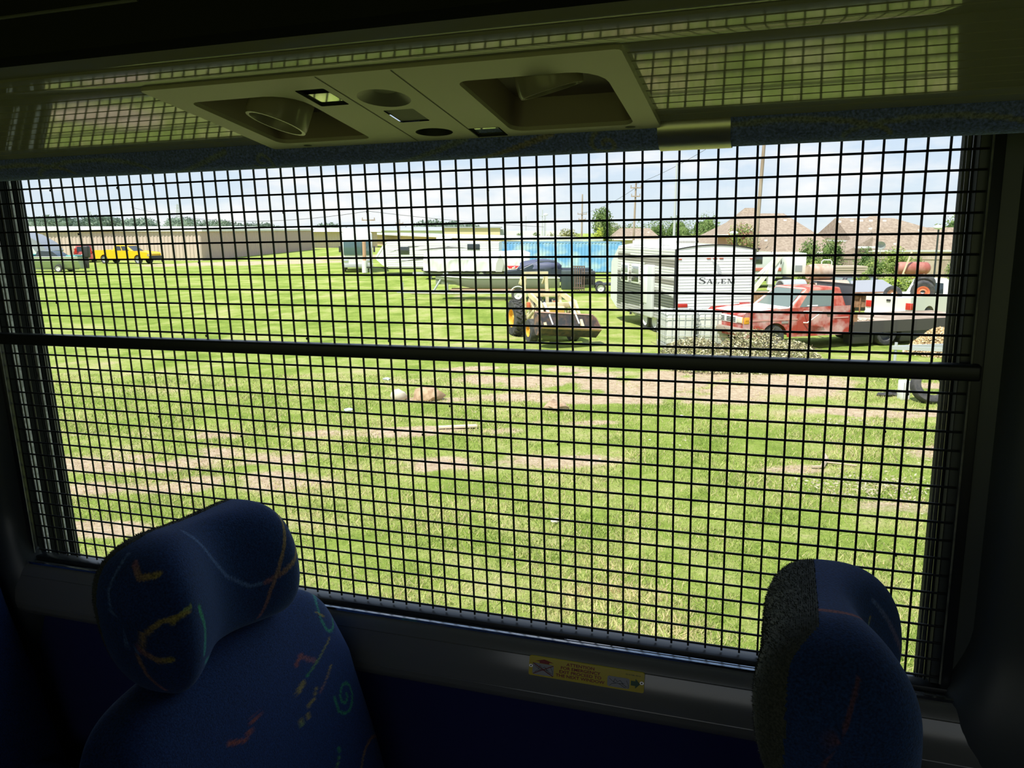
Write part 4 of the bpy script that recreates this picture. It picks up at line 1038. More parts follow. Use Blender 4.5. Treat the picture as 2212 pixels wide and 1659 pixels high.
def cable(label, p, q, sag, r=0.02, group=None):
    p = Vector(p); q = Vector(q); b = MB(); pts = []
    for k in range(25):
        f = k/24; v = p.lerp(q, f); v.z -= sag*4*f*(1-f); pts.append(v)
    c = (p+q)/2; b.tube([v-p for v in pts], r, 4); o = b.build('power_line', m_wire, None, 0); o.location = p; return tag(o, label, 'power line', group)
cable('upper power line rising to the right from the tall leaning pole', (18.3, 61.4, 12.6), (70, 60, 16), 1.5)
cable('lower power line rising to the right from the tall leaning pole', (18.2, 61.4, 11.6), (70, 60, 14.2), 1.5)
cable('power line from the tall leaning pole back to the shorter pole', (18.2, 61.4, 12.0), (13.4, 90, 8.4), .5)
cable('power line from the shorter wooden pole to the thin distant pole', (13.4, 90, 8.0), (11.9, 140, 6.3), .5, .025)
cable('power line drooping left from the slim trailer pole', (-16.2, 93, 5.6), (-60, 130, 7), 1.6, .03)
cable('power line running right from the slim trailer pole', (-16.2, 93, 5.6), (4.3, 110, 3.9), .2, .025)
def tower(x, y, h, lab):
    t = thing('transmission_tower', lab, 'transmission tower', (x, y, 0)); b = MB(); w = h*.07
    for sx, sy in ((-1, -1), (1, -1), (1, 1), (-1, 1)): b.tube([(sx*w, sy*w, 0), (sx*w*.25, sy*w*.25, h)], h*.006, 4)
    for k in range(9):
        z0, z1 = h*k/9, h*(k+1)/9; a0 = w*(1-.75*k/9); a1 = w*(1-.75*(k+1)/9); b.tube([(-a0, -a0, z0), (a1, -a1, z1)], h*.004, 4); b.tube([(a0, -a0, z0), (-a1, -a1, z1)], h*.004, 4)
    b.build('lattice', m_steel, t, 0)
    b = MB()
    for z in (.78, .88, .97): b.beam((-h*.09, 0, h*z), (h*.09, 0, h*z), h*.010, h*.012)
    b.build('crossarm', m_steel, t, 0)
tower(-162, 400, 15.5, 'faint lattice transmission tower above the trees, right of the yellow pickup')
tower(-215, 420, 12.5, 'faint lattice transmission tower above the trees, left of the yellow pickup')

# ================================================================== VEHICLES AND YARD
m_tire = mat('tyre_rubber', (0.035, 0.035, 0.037), 0.8, col2=(0.075, 0.072, 0.068), nscale=8); m_rimc = mat('chrome_rim', (0.72, 0.73, 0.74), 0.25, metal=0.8)
m_wrim = mat('white_rim', (0.70, 0.70, 0.66), 0.5); m_glassd = mat('car_glass', (0.025, 0.035, 0.035), 0.06, spec=0.9); m_under = mat('underbody', (0.02, 0.02, 0.02), 0.8)
m_red = mat('lamp_red', (0.55, 0.03, 0.02), 0.25); m_amber = mat('lamp_amber', (0.85, 0.38, 0.03), 0.25); m_rust = mat('rust', (0.26, 0.12, 0.06), 0.85, col2=(0.42, 0.24, 0.14), nscale=7)
m_white = mat('white_paint', (0.80, 0.80, 0.77), 0.35); m_blk = mat('black_paint', (0.03, 0.03, 0.03), 0.5); m_galv = mat('galvanised', (0.55, 0.57, 0.58), 0.45, metal=0.3)
def wheel(parent, x, y, R, w, rim=m_rimc, rr_=0.62, lab=None, face=1, ang=0, lug=False):
    """tyre with a recessed rim; face = +1/-1 says which side (y) shows the rim"""
    X = T(x, y, R) @ RZ(ang); b = MB(); h = w/2
    b.lathe([(R*rr_, -h*.9), (R*.80, -h), (R*.93, -h*.95), (R, -h*.7), (R, h*.7), (R*.93, h*.95), (R*.80, h), (R*rr_, h*.9), (R*rr_, -h*.9)], 32, X=X)
    if lug:
        for k in range(22):
            for s in (-1, 1):
                A = X @ Matrix.Rotation(2*math.pi*(k+(0.25*s))/22, 4, 'Y'); b.hull4([(R*.96, 0, -.02*R/.5), (R*.96, s*h*.9, .05*R/.5), (R*.96, s*h*.9, .11*R/.5), (R*.96, 0, .04*R/.5)], [(R*1.05, 0, -.01*R/.5), (R*1.05, s*h*.85, .06*R/.5), (R*1.05, s*h*.85, .10*R/.5), (R*1.05, 0, .03*R/.5)], X=A)
    o = b.build('wheel', m_tire, parent, 40)
    g = MB(); f = face
    g.lathe([(0.001, f*h*.55), (R*.14, f*h*.60), (R*.18, f*h*.30), (R*.50, f*h*.35), (R*rr_*.97, f*h*.80), (R*rr_, f*h*.92), (R*rr_, -f*h*.9)], 24, X=X)
    g.build('rim', rim, o, 40)
    return o
def arch_outline(xr, xf, zs, wheels, top, R):
    """closed side outline: bottom edge from the rear with wheel arches, then the given top points from front to rear"""
    P = [(xr, zs)]
    for wx in wheels:
        P.append((wx-R, zs))
        for k in range(1, 12):
            a = math.pi-math.pi*k/12; P.append((wx+R*math.cos(a), max(zs, zs+R*math.sin(a)*1.0)))
        P.append((wx+R, zs))
    P.append((xf, zs)); return P+top
def quadpanel(b, a, c, d, e, off=0.006, inset=0.0, mi=0):
    a, c, d, e = map(Vector, (a, c, d, e)); n = (c-a).cross(e-a).normalized()
    b.add([a+n*off, c+n*off, d+n*off, e+n*off], [(0, 1, 2, 3)], mi)
def lerp3(a, b, t): return tuple(a[i]+(b[i]-a[i])*t for i in range(3))
def cab(parent, m, xb0, xb1, xt0, xt1, z0, z1, w0, w1, side=((0.08, 0.92),), mg=m_glassd, roofm=None):
    """greenhouse: b bottom rear/front x, t top rear/front x, w half widths; windows as their own parts"""
    b = MB()
    B = [(xb0, -w0, z0), (xb1, -w0, z0), (xb1, w0, z0), (xb0, w0, z0)]; Tt = [(xt0, -w1, z1), (xt1, -w1, z1), (xt1, w1, z1), (xt0, w1, z1)]
    bm = bmesh.new(); vs = [bm.verts.new(p) for p in B+Tt]
    for f in [(3,2,1,0),(4,5,6,7),(0,1,5,4),(1,2,6,5),(2,3,7,6),(3,0,4,7)]: bm.faces.new([vs[i] for i in f])
    bmesh.ops.bevel(bm, geom=[e_ for e_ in bm.edges if e_.verts[0].co.z > z1-.01 or e_.verts[1].co.z > z1-.01], offset=0.07, segments=3, profile=.6, affect='EDGES')
    b.frombm(bm); bm.free(); b.build('cab', m, parent, 35)
    for s in (-1, 1):
        i0, i1 = (0, 1) if s < 0 else (3, 2)
        for (f0, f1) in side:
            g = MB(); lo0 = lerp3(B[i0], B[i1], f0); lo1 = lerp3(B[i0], B[i1], f1); hi0 = lerp3(Tt[i0], Tt[i1], f0); hi1 = lerp3(Tt[i0], Tt[i1], f1)
            q = [lerp3(lo0, hi0, .08), lerp3(lo1, hi1, .08), lerp3(lo1, hi1, .86), lerp3(lo0, hi0, .86)]
            if s > 0: q = q[::-1]
            quadpanel(g, *q, off=0.008); g.build('side_window', mg, parent, 0, fixn=False)
    g = MB(); q = [lerp3(B[1], B[2], .07), lerp3(B[1], B[2], .93), lerp3(Tt[1], Tt[2], .93), lerp3(Tt[1], Tt[2], .07)]; q = [lerp3(q[0], q[3], .06), lerp3(q[1], q[2], .06), lerp3(q[1], q[2], .90), lerp3(q[0], q[3], .90)]
    quadpanel(g, *q, off=0.010); g.build('windshield', mg, parent, 0, fixn=False)
    g = MB(); q = [lerp3(B[3], B[0], .10), lerp3(B[3], B[0], .90), lerp3(Tt[3], Tt[0], .90), lerp3(Tt[3], Tt[0], .10)]; q = [lerp3(q[0], q[3], .12), lerp3(q[1], q[2], .12), lerp3(q[1], q[2], .85), lerp3(q[0], q[3], .85)]
    quadpanel(g, *q, off=0.010); g.build('rear_window', mg, parent, 0, fixn=False)
def beveled_prism(poly, y0, y1, r=0.05):
    bm = bmesh.new(); n = len(poly); A = [bm.verts.new((p[0], y0, p[1])) for p in poly]; B = [bm.verts.new((p[0], y1, p[1])) for p in poly]
    fa = bm.faces.new(A); fb = bm.faces.new(B[::-1])
    for i in range(n): bm.faces.new((A[i], B[i], B[(i+1) % n], A[(i+1) % n])[::-1])
    bm.normal_update()
    if r: bmesh.ops.bevel(bm, geom=[e_ for e_ in list(fa.edges)+list(fb.edges)], offset=r, segments=2, profile=.6, affect='EDGES', clamp_overlap=True)
    b = MB(); b.frombm(bm); bm.free(); return b

# ---- yellow pickup (side on, facing right)
t = thing('pickup_truck', 'bright yellow crew cab pickup parked before the tan shed', 'truck', (-41.0, 87.0, 0), rad(-14))
body = arch_outline(-3.35, 3.35, 0.52, (-2.1, 2.05), [(3.38, .75), (3.36, 1.05), (3.2, 1.16), (1.55, 1.30), (1.2, 1.32), (-1.05, 1.33), (-1.10, 1.38), (-3.35, 1.36), (-3.38, .8)], 0.50)
beveled_prism(body, -0.98, 0.98, 0.06).build('body', mat('yellow_paint', (0.85, 0.50, 0.01), 0.3), t, 35)
cab(t, MATS['yellow_paint'], -1.05, 1.55, -0.85, 0.55, 1.31, 1.93, .93, .74, ((0.12, .46), (.50, .84)))
for wx in (-2.1, 2.05):
    for s in (-1, 1): wheel(t, wx, s*.84, .42, .28, face=s)
b = MB(); b.rbox((3.2, -.95, .42), (3.55, .95, .85), .05); b.build('front_guard', m_blk, t)
b = MB(); b.box((-1.2, -1.03, .40), (1.3, -.9, .47)); b.build('side_step', m_galv, t)
b = MB(); b.rbox((-3.5, -.92, .48), (-3.32, .92, .72), .03); b.build('rear_bumper', m_blk, t)
b = MB(); b.box((3.25, -.985, .82), (3.40, -.62, 1.05)); b.build('headlight', m_rimc, t)
b = MB(); b.box((-3.2, -.8, .45), (3.2, .8, .6)); b.build('chassis', m_under, t, 0)

# ---- red SUV seen from behind
t = thing('suv', 'faded red car seen from behind, just left of the yellow pickup', 'car', (-47.7, 91.4, 0), rad(112))
beveled_prism(arch_outline(-2.3, 2.3, .4, (-1.4, 1.4), [(2.3, .95), (1.1, 1.12), (-2.2, 1.15), (-2.32, .9)], .42), -.92, .92, .06).build('body', mat('faded_red', (0.42, 0.08, 0.07), 0.4), t)
cab(t, MATS['faded_red'], -2.15, 1.2, -1.95, .3, 1.12, 1.82, .88, .72, ((.06, .3), (.34, .62), (.66, .9)))
for wx in (-1.4, 1.4):
    for s in (-1, 1): wheel(t, wx, s*.8, .36, .24, face=s)
for s in (-1, 1): b = MB(); b.box((-2.34, s*.72-.12, 1.0), (-2.2, s*.72+.12, 1.55)); b.build('tail_light', m_red, t)
b = MB(); b.box((-2.38, -.2, .75), (-2.3, .2, .92)); b.build('number_plate', m_white, t)

# ---- left camper with curved grey front and small green boat before it
t = thing('travel_trailer', 'white travel trailer with curved dark grey front at the left window edge', 'travel trailer', (-48.4, 79.5, 0), rad(-6))
P = [(-4, .6), (2.8, .6), (3.9, .95), (4.25, 1.6), (3.6, 2.3), (2.2, 3.05), (.6, 3.35), (-4, 3.35)]
b = MB(); b.prism(P, -1.2, 1.2); b.build('body', mat('camper_white', (0.62, 0.64, 0.66), .4), t)
b = MB(); P2 = [(1.0, 3.37), (2.2, 3.10), (3.65, 2.32), (4.30, 1.6), (3.95, .93), (3.1, 1.5), (2.6, 2.2), (1.4, 2.9)]; b.prism(P2, -1.22, 1.22); b.build('front_cap', mat('camper_grey', (0.28, 0.30, 0.33), .4), t)
for z in (1.1, 1.35, 2.0, 2.25, 2.7): b = MB(); b.box((-4, -1.215, z), (2.4, -1.2, z+.10)); b.build('stripe', MATS['camper_grey'], t, 0)
b = MB(); b.rbox((-1.5, -1.23, 1.7), (0.2, -1.2, 2.2), .01); b.build('window', m_glassd, t)
b = MB(); b.box((-3.9, -.9, .42), (4.8, .9, .6)); b.tube([(4.8, 0, .5), (4.8, 0, .05)], .05, 6); b.build('chassis', m_under, t)
for s in (-1, 1): wheel(t, -.8, s*1.05, .36, .2, m_wrim, face=s)
def boat(label, loc, rz, L, W, H, m, name='boat', flat=False, zb=0.0, inner=None):
    t = thing(name, label, 'boat', loc, rz); P = []
    n = 18
    for i in range(n+1):
        f = i/n; x = -L/2+L*f
        k = max(0, (f-(.70 if flat else .55))/(.30 if flat else .45)); w = W/2*(1-k**2.2*(0.45 if flat else .97)); bot = H*(k**1.3)*(0.92 if flat else .6)
        wb = w*(0.78 if flat else .55)
        P.append([(x, -w, zb+H+.10*k), (x, -w*.97, zb+H*.62+bot*.3), (x, -wb, zb+bot), (x, 0, zb+bot-(0 if flat else .08)), (x, wb, zb+bot), (x, w*.97, zb+H*.62+bot*.3), (x, w, zb+H+.10*k)])
    b = MB(); b.grid(P); b.f.append((0, 1, 2, 3, 4, 5, 6)); b.m.append(0)
    Q = [[(p[0][0], p[0][1]*.93, p[0][2]), (p[0][0], p[0][1]*.8, zb+H*.35+.2*H*0), (p[0][0], p[6][1]*.8, zb+H*.35), (p[0][0], p[6][1]*.93, p[6][2])] for p in P]
    b.grid(Q); b.build('hull', m, t, 30, fixn=False)
    g = MB()
    g.tube([p[0] for p in P], .035, 6); g.tube([p[6] for p in P], .035, 6); g.build('gunwale', m_white, t)
    return t
t = boat('small pale green boat with teal seats and outboard at the left window edge', (-40.0, 70.0, 0), rad(-178), 6.4, 2.1, .95, mat('boat_green', (0.42, 0.48, 0.36), .4), zb=.35)
b = MB(); b.hull4([(-1.6, -.9, 1.3), (.4, -.9, 1.3), (.4, .9, 1.3), (-1.6, .9, 1.3)], [(-1.0, -.8, 1.75), (.2, -.8, 1.8), (.2, .8, 1.8), (-1.0, .8, 1.75)]); b.build('windscreen', m_glassd, t)
b = MB(); b.rbox((.6, -.8, 1.2), (1.5, .8, 1.5), .05); b.rbox((-2.9, -.8, 1.15), (-2.1, .8, 1.42), .05); b.build('seat', mat('teal_vinyl', (0.10, 0.42, 0.36), .5), t)
b = MB(); b.rbox((-3.75, -.25, 1.2), (-3.2, .25, 2.2), .10, seg=3); b.rbox((-3.6, -.1, .3), (-3.35, .1, 1.3), .04); b.build('outboard_motor', m_blk, t)
b = MB(); b.box((-2.7, -.1, .2), (3.9, .1, .32)); b.box((-1.6, -1, .25), (-1.4, 1, .35)); b.tube([(-3.4, 0, .3), (-3.4, 0, 1.0)], .07, 6); b.build('boat_trailer', m_galv, t)
for s in (-1, 1): wheel(t, -1.5, s*1.0, .32, .2, m_wrim, face=s)

# ---- white motorhome seen from the front
t = thing('motorhome', 'white motorhome facing the bus with a large dark windshield', 'motorhome', (-13.6, 72, 0), rad(-80))
b = MB(); b.rbox((-4, -1.28, .5), (3.2, 1.28, 3.35), .16, seg=3); b.build('body', m_white, t)
b = MB(); b.rbox((3.0, -1.12, 1.45), (3.27, 1.12, 2.7), .06); b.build('windshield', mat('blue_green_glass', (0.07, 0.13, 0.14), .08, spec=.9), t)
b = MB(); b.rbox((2.9, -1.3, .42), (3.4, 1.3, .75), .05); b.build('front_bumper', mat('bumper_grey', (0.45, 0.46, 0.46), .4), t)
for s in (-1, 1):
    b = MB(); b.rbox((3.15, s*.95-.18, .85), (3.26, s*.95+.18, 1.1), .02); b.build('headlight', m_rimc, t)
    b = MB(); b.rbox((3.2, s*1.42-.08, 1.7), (3.4, s*1.42+.08, 2.2), .03); b.build('mirror', m_blk, t)
    wheel(t, 1.9, s*1.1, .44, .26, m_wrim, face=s); wheel(t, -2.2, s*1.1, .44, .26, m_wrim, face=s)
b = MB(); b.rbox((-3, -.5, 3.3), (-1.8, .5, 3.55), .05); b.build('roof_unit', m_white, t)

def siding(b, p, q, z0, z1, pitch=0.10, dep=0.018, mi=0):
    """horizontal ribbed siding sheet from p to q (x, y)"""
    p = Vector((*p, 0)); q = Vector((*q, 0)); d = (q-p).normalized(); n = Vector((d.y, -d.x, 0)); rows = []
    k = int(round((z1-z0)/pitch)); st = (z1-z0)/k
    for i in range(k):
        z = z0+i*st
        for f, o in ((0, 0.004), (.12, dep), (.72, dep*.9), (.95, 0.0)): rows.append((z+f*st, o))
    rows.append((z1, 0.004))
    b.grid([[p+n*o+Vector((0, 0, z)), q+n*o+Vector((0, 0, z))] for z, o in rows], mi)

# ---- long travel trailer, side on
t = thing('travel_trailer', 'long white ribbed travel trailer with dark swooshes standing before the tan shed', 'travel trailer', (-5.8, 66.6, 0), rad(-5))
P = [(-4.1, .55), (4.9, .55), (4.9, 2.62), (-3.9, 2.72), (-4.35, 2.55), (-5.2, 1.3), (-4.6, .75)]
b = MB(); b.prism(P, -1.15, 1.15); b.build('body', m_white, t)
b = MB(); siding(b, (-4.2, -1.16), (4.88, -1.16), .62, 2.6, .16, .03); b.build('side_siding', mat('siding_white', (0.76, 0.76, 0.73), .45), t, 20, fixn=False)
for (x, w_) in ((-2.75, .40), (2.85, .50)):
    b = MB(); b.rbox((x-w_, -1.23, 1.62 if x < 0 else 2.0), (x+w_, -1.17, 2.22 if x < 0 else 2.42), .01); b.build('window', m_glassd, t)
m_sw = mat('swoosh_grey', (0.18, 0.17, 0.18), .5)
for (pts) in ([(-4.1, 1.75), (-2.4, 2.25), (-1.0, 2.3), (-2.4, 2.15)], [(-3.6, 1.0), (-1.5, 1.30), (2.2, 1.35), (-1.4, 1.2)], [(-2.2, 1.9), (.8, 2.25), (2.4, 2.15), (.7, 2.1)]):
    b = MB(); b.add([(p[0], -1.205, p[1]) for p in pts], [(0, 1, 2, 3)]); b.build('swoosh', m_sw, t, 0)
b = MB(); b.rbox((-.3, -.4, 2.65), (.9, .4, 2.95), .06); b.build('roof_air_conditioner', m_white, t)
b = MB(); b.prism([(-4.36, 2.55), (-5.22, 1.3), (-5.05, 1.3), (-4.2, 2.55)], -1.18, 1.18); b.build('front_window_panel', m_white, t)
b = MB(); b.box((-4.6, -1.0, .42), (4.9, 1.0, .56)); b.box((-6.2, -.06, .45), (-4.6, .06, .56)); b.build('chassis', m_under, t)
for wx in (.8, 1.7):
    for s in (-1, 1): wheel(t, wx, s*1.0, .34, .2, m_wrim, face=s)
b = MB(); b.tube([(-5.9, 0, .0), (-5.9, 0, .55)], .05, 6); b.build('jack', m_galv, t)
t = thing('wooden_post', 'stout wooden post wrapped in white at its foot, between motorhome and trailer', 'post', (-12.2, 67.5, 0))
b = MB(); b.tube([(0, 0, 0), (0, 0, 2.75)], .15, 10); b.build('post', mat('raw_wood', (0.50, 0.30, 0.18), .9), t)
b = MB(); b.tube([(0, 0, .05), (0, 0, 1.05)], .24, 12); b.build('wrap', m_white, t)

# ---- boat under a white tarp
t = thing('covered_boat', 'large boat shrouded in crumpled white tarp with a red logo patch', 'covered boat', (-2.7, 59.8, 0), rad(-1))
bm = bmesh.new(); bmesh.ops.create_grid(bm, x_segments=110, y_segments=34, size=1.0)
b = MB(); NX = 120; NT = 40; P = []
for i in range(NX+1):
    f = i/NX; x = -3.7+7.7*f; e_ = min(1, (1-abs(2*f-1))*9)**.5; row = []
    top = 2.02 + .05*math.sin(f*9); 
    for j in range(NT+1):
        a = math.pi*j/NT; yy = -math.cos(a); k = math.sin(a)**.45
        y = 1.15*(abs(yy)**.55)*(1 if yy > 0 else -1)*(0.92+.08*e_); z = .62+(top-.62)*k*(.86+.14*e_)
        nn = noise.noise(Vector((x*1.4, y*2, z*1.6)))*.10+abs(noise.noise(Vector((x*3.2+4, z*4, y*3))))*.09
        row.append((x+nn*.5, y+nn*(1 if y > 0 else -1), z+nn*.5))
    P.append(row)
bm.free(); b.grid(P); b.f.append(tuple(range(NT+1))); b.m.append(0); b.f.append(tuple(range(NX*(NT+1), (NX+1)*(NT+1)))); b.m.append(0)
b.build('tarp', mat('white_tarp', (0.74, 0.74, 0.72), .6), t, 50, fixn=False)
b = MB(); b.prism([(-3.5, .5), (3.7, .5), (3.8, .7), (-3.9, .7)], -.9, .9); b.build('hull', m_blk, t)
b = MB(); b.box((-4.6, -.08, .35), (3.8, .08, .5)); b.box((.4, -1, .3), (.6, 1, .42)); b.box((-3.3, -.05, 0), (-3.2, .05, .5)); b.box((3.2, -.05, 0), (3.3, .05, .5)); b.build('boat_trailer', m_galv, t)
for s in (-1, 1): wheel(t, .5, s*1.0, .33, .2, m_wrim, face=s)
b = MB(); b.add([(2.35, -1.32, 1.02), (3.25, -1.32, 1.02), (3.0, -1.32, .82), (2.5, -1.32, .82)], [(0, 1, 2, 3)]); b.build('red_patch', mat('patch_red', (0.75, 0.05, 0.06), .5), t, 0)
b = MB(); b.tube([(2.4, -1.33, .80), (2.7, -1.33, .72), (2.9, -1.33, .80), (3.2, -1.33, .70)], .025, 6); b.tube([(2.75, -1.33, .86), (2.95, -1.33, .93)], .05, 6); b.build('patch_squiggle', m_white, t)
b = MB(); b.prism([(1.55, .6), (2.0, .6), (2.15, 1.15), (1.9, 1.9), (1.6, 1.2)], -1.5, -1.38); b.build('bow_stand', mat('stand_grey', (0.5, 0.5, 0.46), .5), t)

# ---- flat green boat on trailer
t = boat('long flat olive green aluminium boat resting on a trailer', (-0.75, 42.4, 0), rad(180), 6.4, 1.7, .52, mat('olive_aluminium', (0.26, 0.29, 0.20), .5), flat=True, zb=.62, name='flat_boat')
b = MB(); b.rbox((-3.0, -.5, 1.05), (-2.3, .5, 1.22), .03); b.rbox((.2, -.75, 1.0), (.55, .75, 1.08), .01); b.build('bench', mat('olive_aluminium', (0.2, 0.2, 0.2)), t)
t2 = thing('boat_trailer', 'galvanised boat trailer with wooden bunks under the flat olive boat', 'trailer', (-0.75, 41.9, 0), rad(180))
b = MB(); b.beam((-2.6, .7, .42), (2.2, .7, .42), .08, .1); b.beam((-2.6, -.7, .42), (2.2, -.7, .42), .08, .1); b.beam((2.2, .7, .42), (5.2, 0, .42), .08, .1); b.beam((2.2, -.7, .42), (5.2, 0, .42), .08, .1)
for x in (-2.5, -.3, 1.9): b.beam((x, -.75, .42), (x, .75, .42), .08, .08)
b.build('frame', m_galv, t2)
for s in (-1, 1): b = MB(); b.beam((-2.7, s*.45+.5*0, .55), (2.4, s*.45, .55), .15, .07); b.build('bunk', mat('old_timber', (0.50, 0.34, 0.24), .9), t2)
for s in (-1, 1):
    wheel(t2, -1.05, s*.95, .33, .2, m_wrim, face=s)
    b = MB(); P = [(-1.05+.42*math.cos(math.pi*k/12), .36+.42*math.sin(math.pi*k/12)) for k in range(13)]; b.prism(P+[(-1.05-.39, .36)]+[(-1.05+.39*math.cos(math.pi-math.pi*k/12), .36+.39*math.sin(math.pi-math.pi*k/12)) for k in range(13)], s*.95-.13, s*.95+.13); b.build('mudguard', m_white, t2)
b = MB(); b.tube([(4.9, 0, 0.06), (4.9, 0, .9)], .04, 8); b.lathe([(.001, 0.03), (.09, 0.03), (.09, 0), (.001, 0)], 12, X=T(4.9, 0, 0.0), axis='z'); b.build('jack', m_galv, t2)
b = MB(); b.tube([(3.3, 0, .46), (2.75, 0, 1.35)], .05, 8); b.tube([(2.6, 0, .45), (2.6, 0, 1.4)], .06, 8); b.build('winch_post', m_galv, t2)
b = MB(); b.beam((-4.4, 1.5, .06), (-1.4, 1.0, .06), .18, .05); o = b.build('plank', MATS['old_timber']); o.location = (-1.3, 44.2, 0); tag(o, 'loose plank lying in the grass behind the flat olive boat', 'plank')

# ---- blue shipping container
t = thing('shipping_container', 'faded blue corrugated shipping container behind the boats', 'shipping container', (3.15, 69.8, 0), rad(-1))
b = MB(); ribwall(b, (-6.0, -1.22), (6.05, -1.22), 2.35, .27, .05, z0=.12); b.build('side_panel', mat('container_blue', (0.17, 0.42, 0.70), .5, col2=(0.46, 0.62, 0.66), nscale=0.8, thresh=(.42, .62), stretch=(1, 1, 1.6)), t, 0, fixn=False)
b = MB(); b.box((-6.0, -1.16, .12), (6.0, 1.2, 2.5)); b.build('box', MATS['container_blue'], t, 0)
b = MB()
for z in (.06, 2.47): b.box((-6.08, -1.25, z), (6.08, -1.15, z+.13))
for x in (-6.08, 5.95): b.box((x, -1.25, .06), (x+.13, -1.12, 2.6))
b.build('corner_frame', mat('container_trim', (0.20, 0.38, 0.58), .5), t, 0)
b = MB(); b.box((-6.0, -1.2, 2.5), (6.0, 1.2, 2.57)); b.build('roof', m_wroof, t, 0)

# ---- dark vehicles between container and tractor
t = thing('pickup_truck', 'dark navy pickup with draped cover behind the tractor', 'truck', (2.3, 51.5, 0), rad(178))
beveled_prism(arch_outline(-2.7, 2.7, .42, (-1.7, 1.7), [(2.7, .95), (1.2, 1.12), (-2.7, 1.12)], .44), -.92, .92, .05).build('body', mat('navy_paint', (0.03, 0.04, 0.06), .35), t)
cab(t, MATS['navy_paint'], -.6, 1.9, -.4, .6, 1.12, 1.68, .88, .7, ((.08, .9),))
for wx in (-1.7, 1.7):
    for s in (-1, 1): wheel(t, wx, s*.8, .38, .25, face=s)
b = MB(); b.blob((0.5, 0, 1.22), (1.5, .93, .55), 3, .25, 1.6); b.build('cover', mat('blue_grey_cover', (0.09, 0.10, 0.17), .6), t)
t = thing('utility_trailer', 'small utility trailer with upright brown slatted ramp beside the navy pickup', 'trailer', (4.9, 47.0, 0), rad(-4))
b = MB(); b.box((-1.2, -.8, .45), (1.2, .8, .52)); b.beam((1.2, 0, .48), (2.6, 0, .48), .08, .1); b.beam((-1.2, -.85, .85), (1.2, -.85, .85), .05, .05)
for x in (-1.15, -.2, .6, 1.15): b.beam((x, -.85, .45), (x, -.85, .85), .05, .05)
b.build('frame', m_blk, t)
wheel(t, .2, -.95, .3, .2, m_wrim, face=-1); wheel(t, .2, .95, .3, .2, m_wrim, face=1)
b = MB()
for i in range(6): b.box((-1.42+i*.13, -.92, .05), (-1.36+i*.13, -.88, 1.55))
b.box((-1.42, -.93, 1.5), (-.70, -.87, 1.56)); b.box((-1.42, -.93, .3), (-.70, -.87, .36)); b.build('ramp_gate', mat('rust_brown', (0.16, 0.10, 0.08), .8), t, 0)
b = MB(); b.rbox((-.9, -.6, .53), (-.1, .5, 1.22), .03); b.build('black_box', m_blk, t)
b = MB(); b.rbox((-3.1, -.5, 0), (-2.0, .5, 1.15), .08); o = b.build('junk_tank', mat('dark_green_tank', (0.05, 0.07, 0.07), .5)); o.location = (6.1, 49.5, 0); tag(o, 'dark square tank beside the brown slatted ramp, behind the tractor', 'tank')

# ---- tractor loader
m_beige = mat('loader_beige', (0.72, 0.63, 0.38), .5, col2=(0.60, 0.46, 0.24), nscale=4, thresh=(.5, .75)); m_hub = mat('hub_yellow', (0.80, 0.42, 0.05), .5); m_bkt = mat('bucket_black', (0.045, 0.045, 0.05), .55, col2=(0.12, 0.08, 0.06), nscale=6)
AZ = -72.0
t = thing('tractor_loader', 'beige tractor with front bucket loader and orange wheel hubs', 'tractor', (1.05, 26.9, 0), rad(AZ))
for s in (-1, 1):
    wheel(t, -1.05, s*.63, .60, .36, m_hub, .52, face=s, lug=True); wheel(t, .85, s*.72, .385, .27, m_hub, .50, face=s)
b = MB(); b.rbox((-.9, -.28, .45), (1.2, .28, .85), .05); b.tube([(-1.05, -.7, .6), (-1.05, .7, .6)], .10, 10); b.tube([(.85, -.7, .40), (.85, .7, .40)], .06, 10); b.build('chassis', m_beige, t)
b = MB(); b.rbox((.05, -.30, .82), (1.25, .30, 1.18), .07, seg=3); b.build('hood', m_beige, t)
b = MB(); b.box((1.255, -.24, .62), (1.275, .24, 1.08)); b.build('grille', mat('yellow_tank', (0.75, 0.48, 0.08), .5), t)
b = MB()
for k in range(14):
    x, y, z = rng.uniform(-.4, 1.1), rng.choice((-1, 1))*rng.uniform(.30, .36), rng.uniform(.45, 1.0); b.rbox((x-.07, y-.05, z-.06), (x+.07, y+.05, z+.06), .015)
for k in range(8):
    x = rng.uniform(-.3, .9); s = rng.choice((-1, 1)); b.tube([(x, s*.3, .5), (x+.15, s*.42, .8), (x+.3, s*.35, 1.0+rng.uniform(0, .2))], .018, 6)
b.build('engine_parts', m_bkt, t)
b = MB()
for k in range(12):
    s = rng.choice((-1, 1)); x = rng.uniform(-.6, 1.0); b.tube([(x, s*.34, rng.uniform(.5, .7)), (x+rng.uniform(.05, .2), s*.48, rng.uniform(.75, .95)), (x+rng.uniform(.1, .4), s*.40, rng.uniform(1.0, 1.35))], .022, 6)
for s in (-1, 1): b.rbox((-.45, s*.40-.06, .62), (.05, s*.40+.06, .82), .02); b.tube([(.35, s*.50, .35), (.35, s*.50, .95)], .045, 8)
b.build('hydraulic_line', m_beige, t)
b = MB()
for s in (-1, 1): b.beam((-.72, s*.42, .85), (-.86, s*.40, 2.12), .09, .09)
b.beam((-.86, -.46, 2.13), (-.86, .46, 2.13), .10, .10); b.beam((-.86, -.42, 2.12), (-1.25, -.42, 1.75), .07, .07); b.beam((-.86, .42, 2.12), (-1.25, .42, 1.75), .07, .07); b.build('roll_bar', m_beige, t)
b = MB(); b.rbox((-1.15, -.46, 1.72), (-1.0, -.24, 1.98), .03); b.build('lamp_box', m_beige, t)
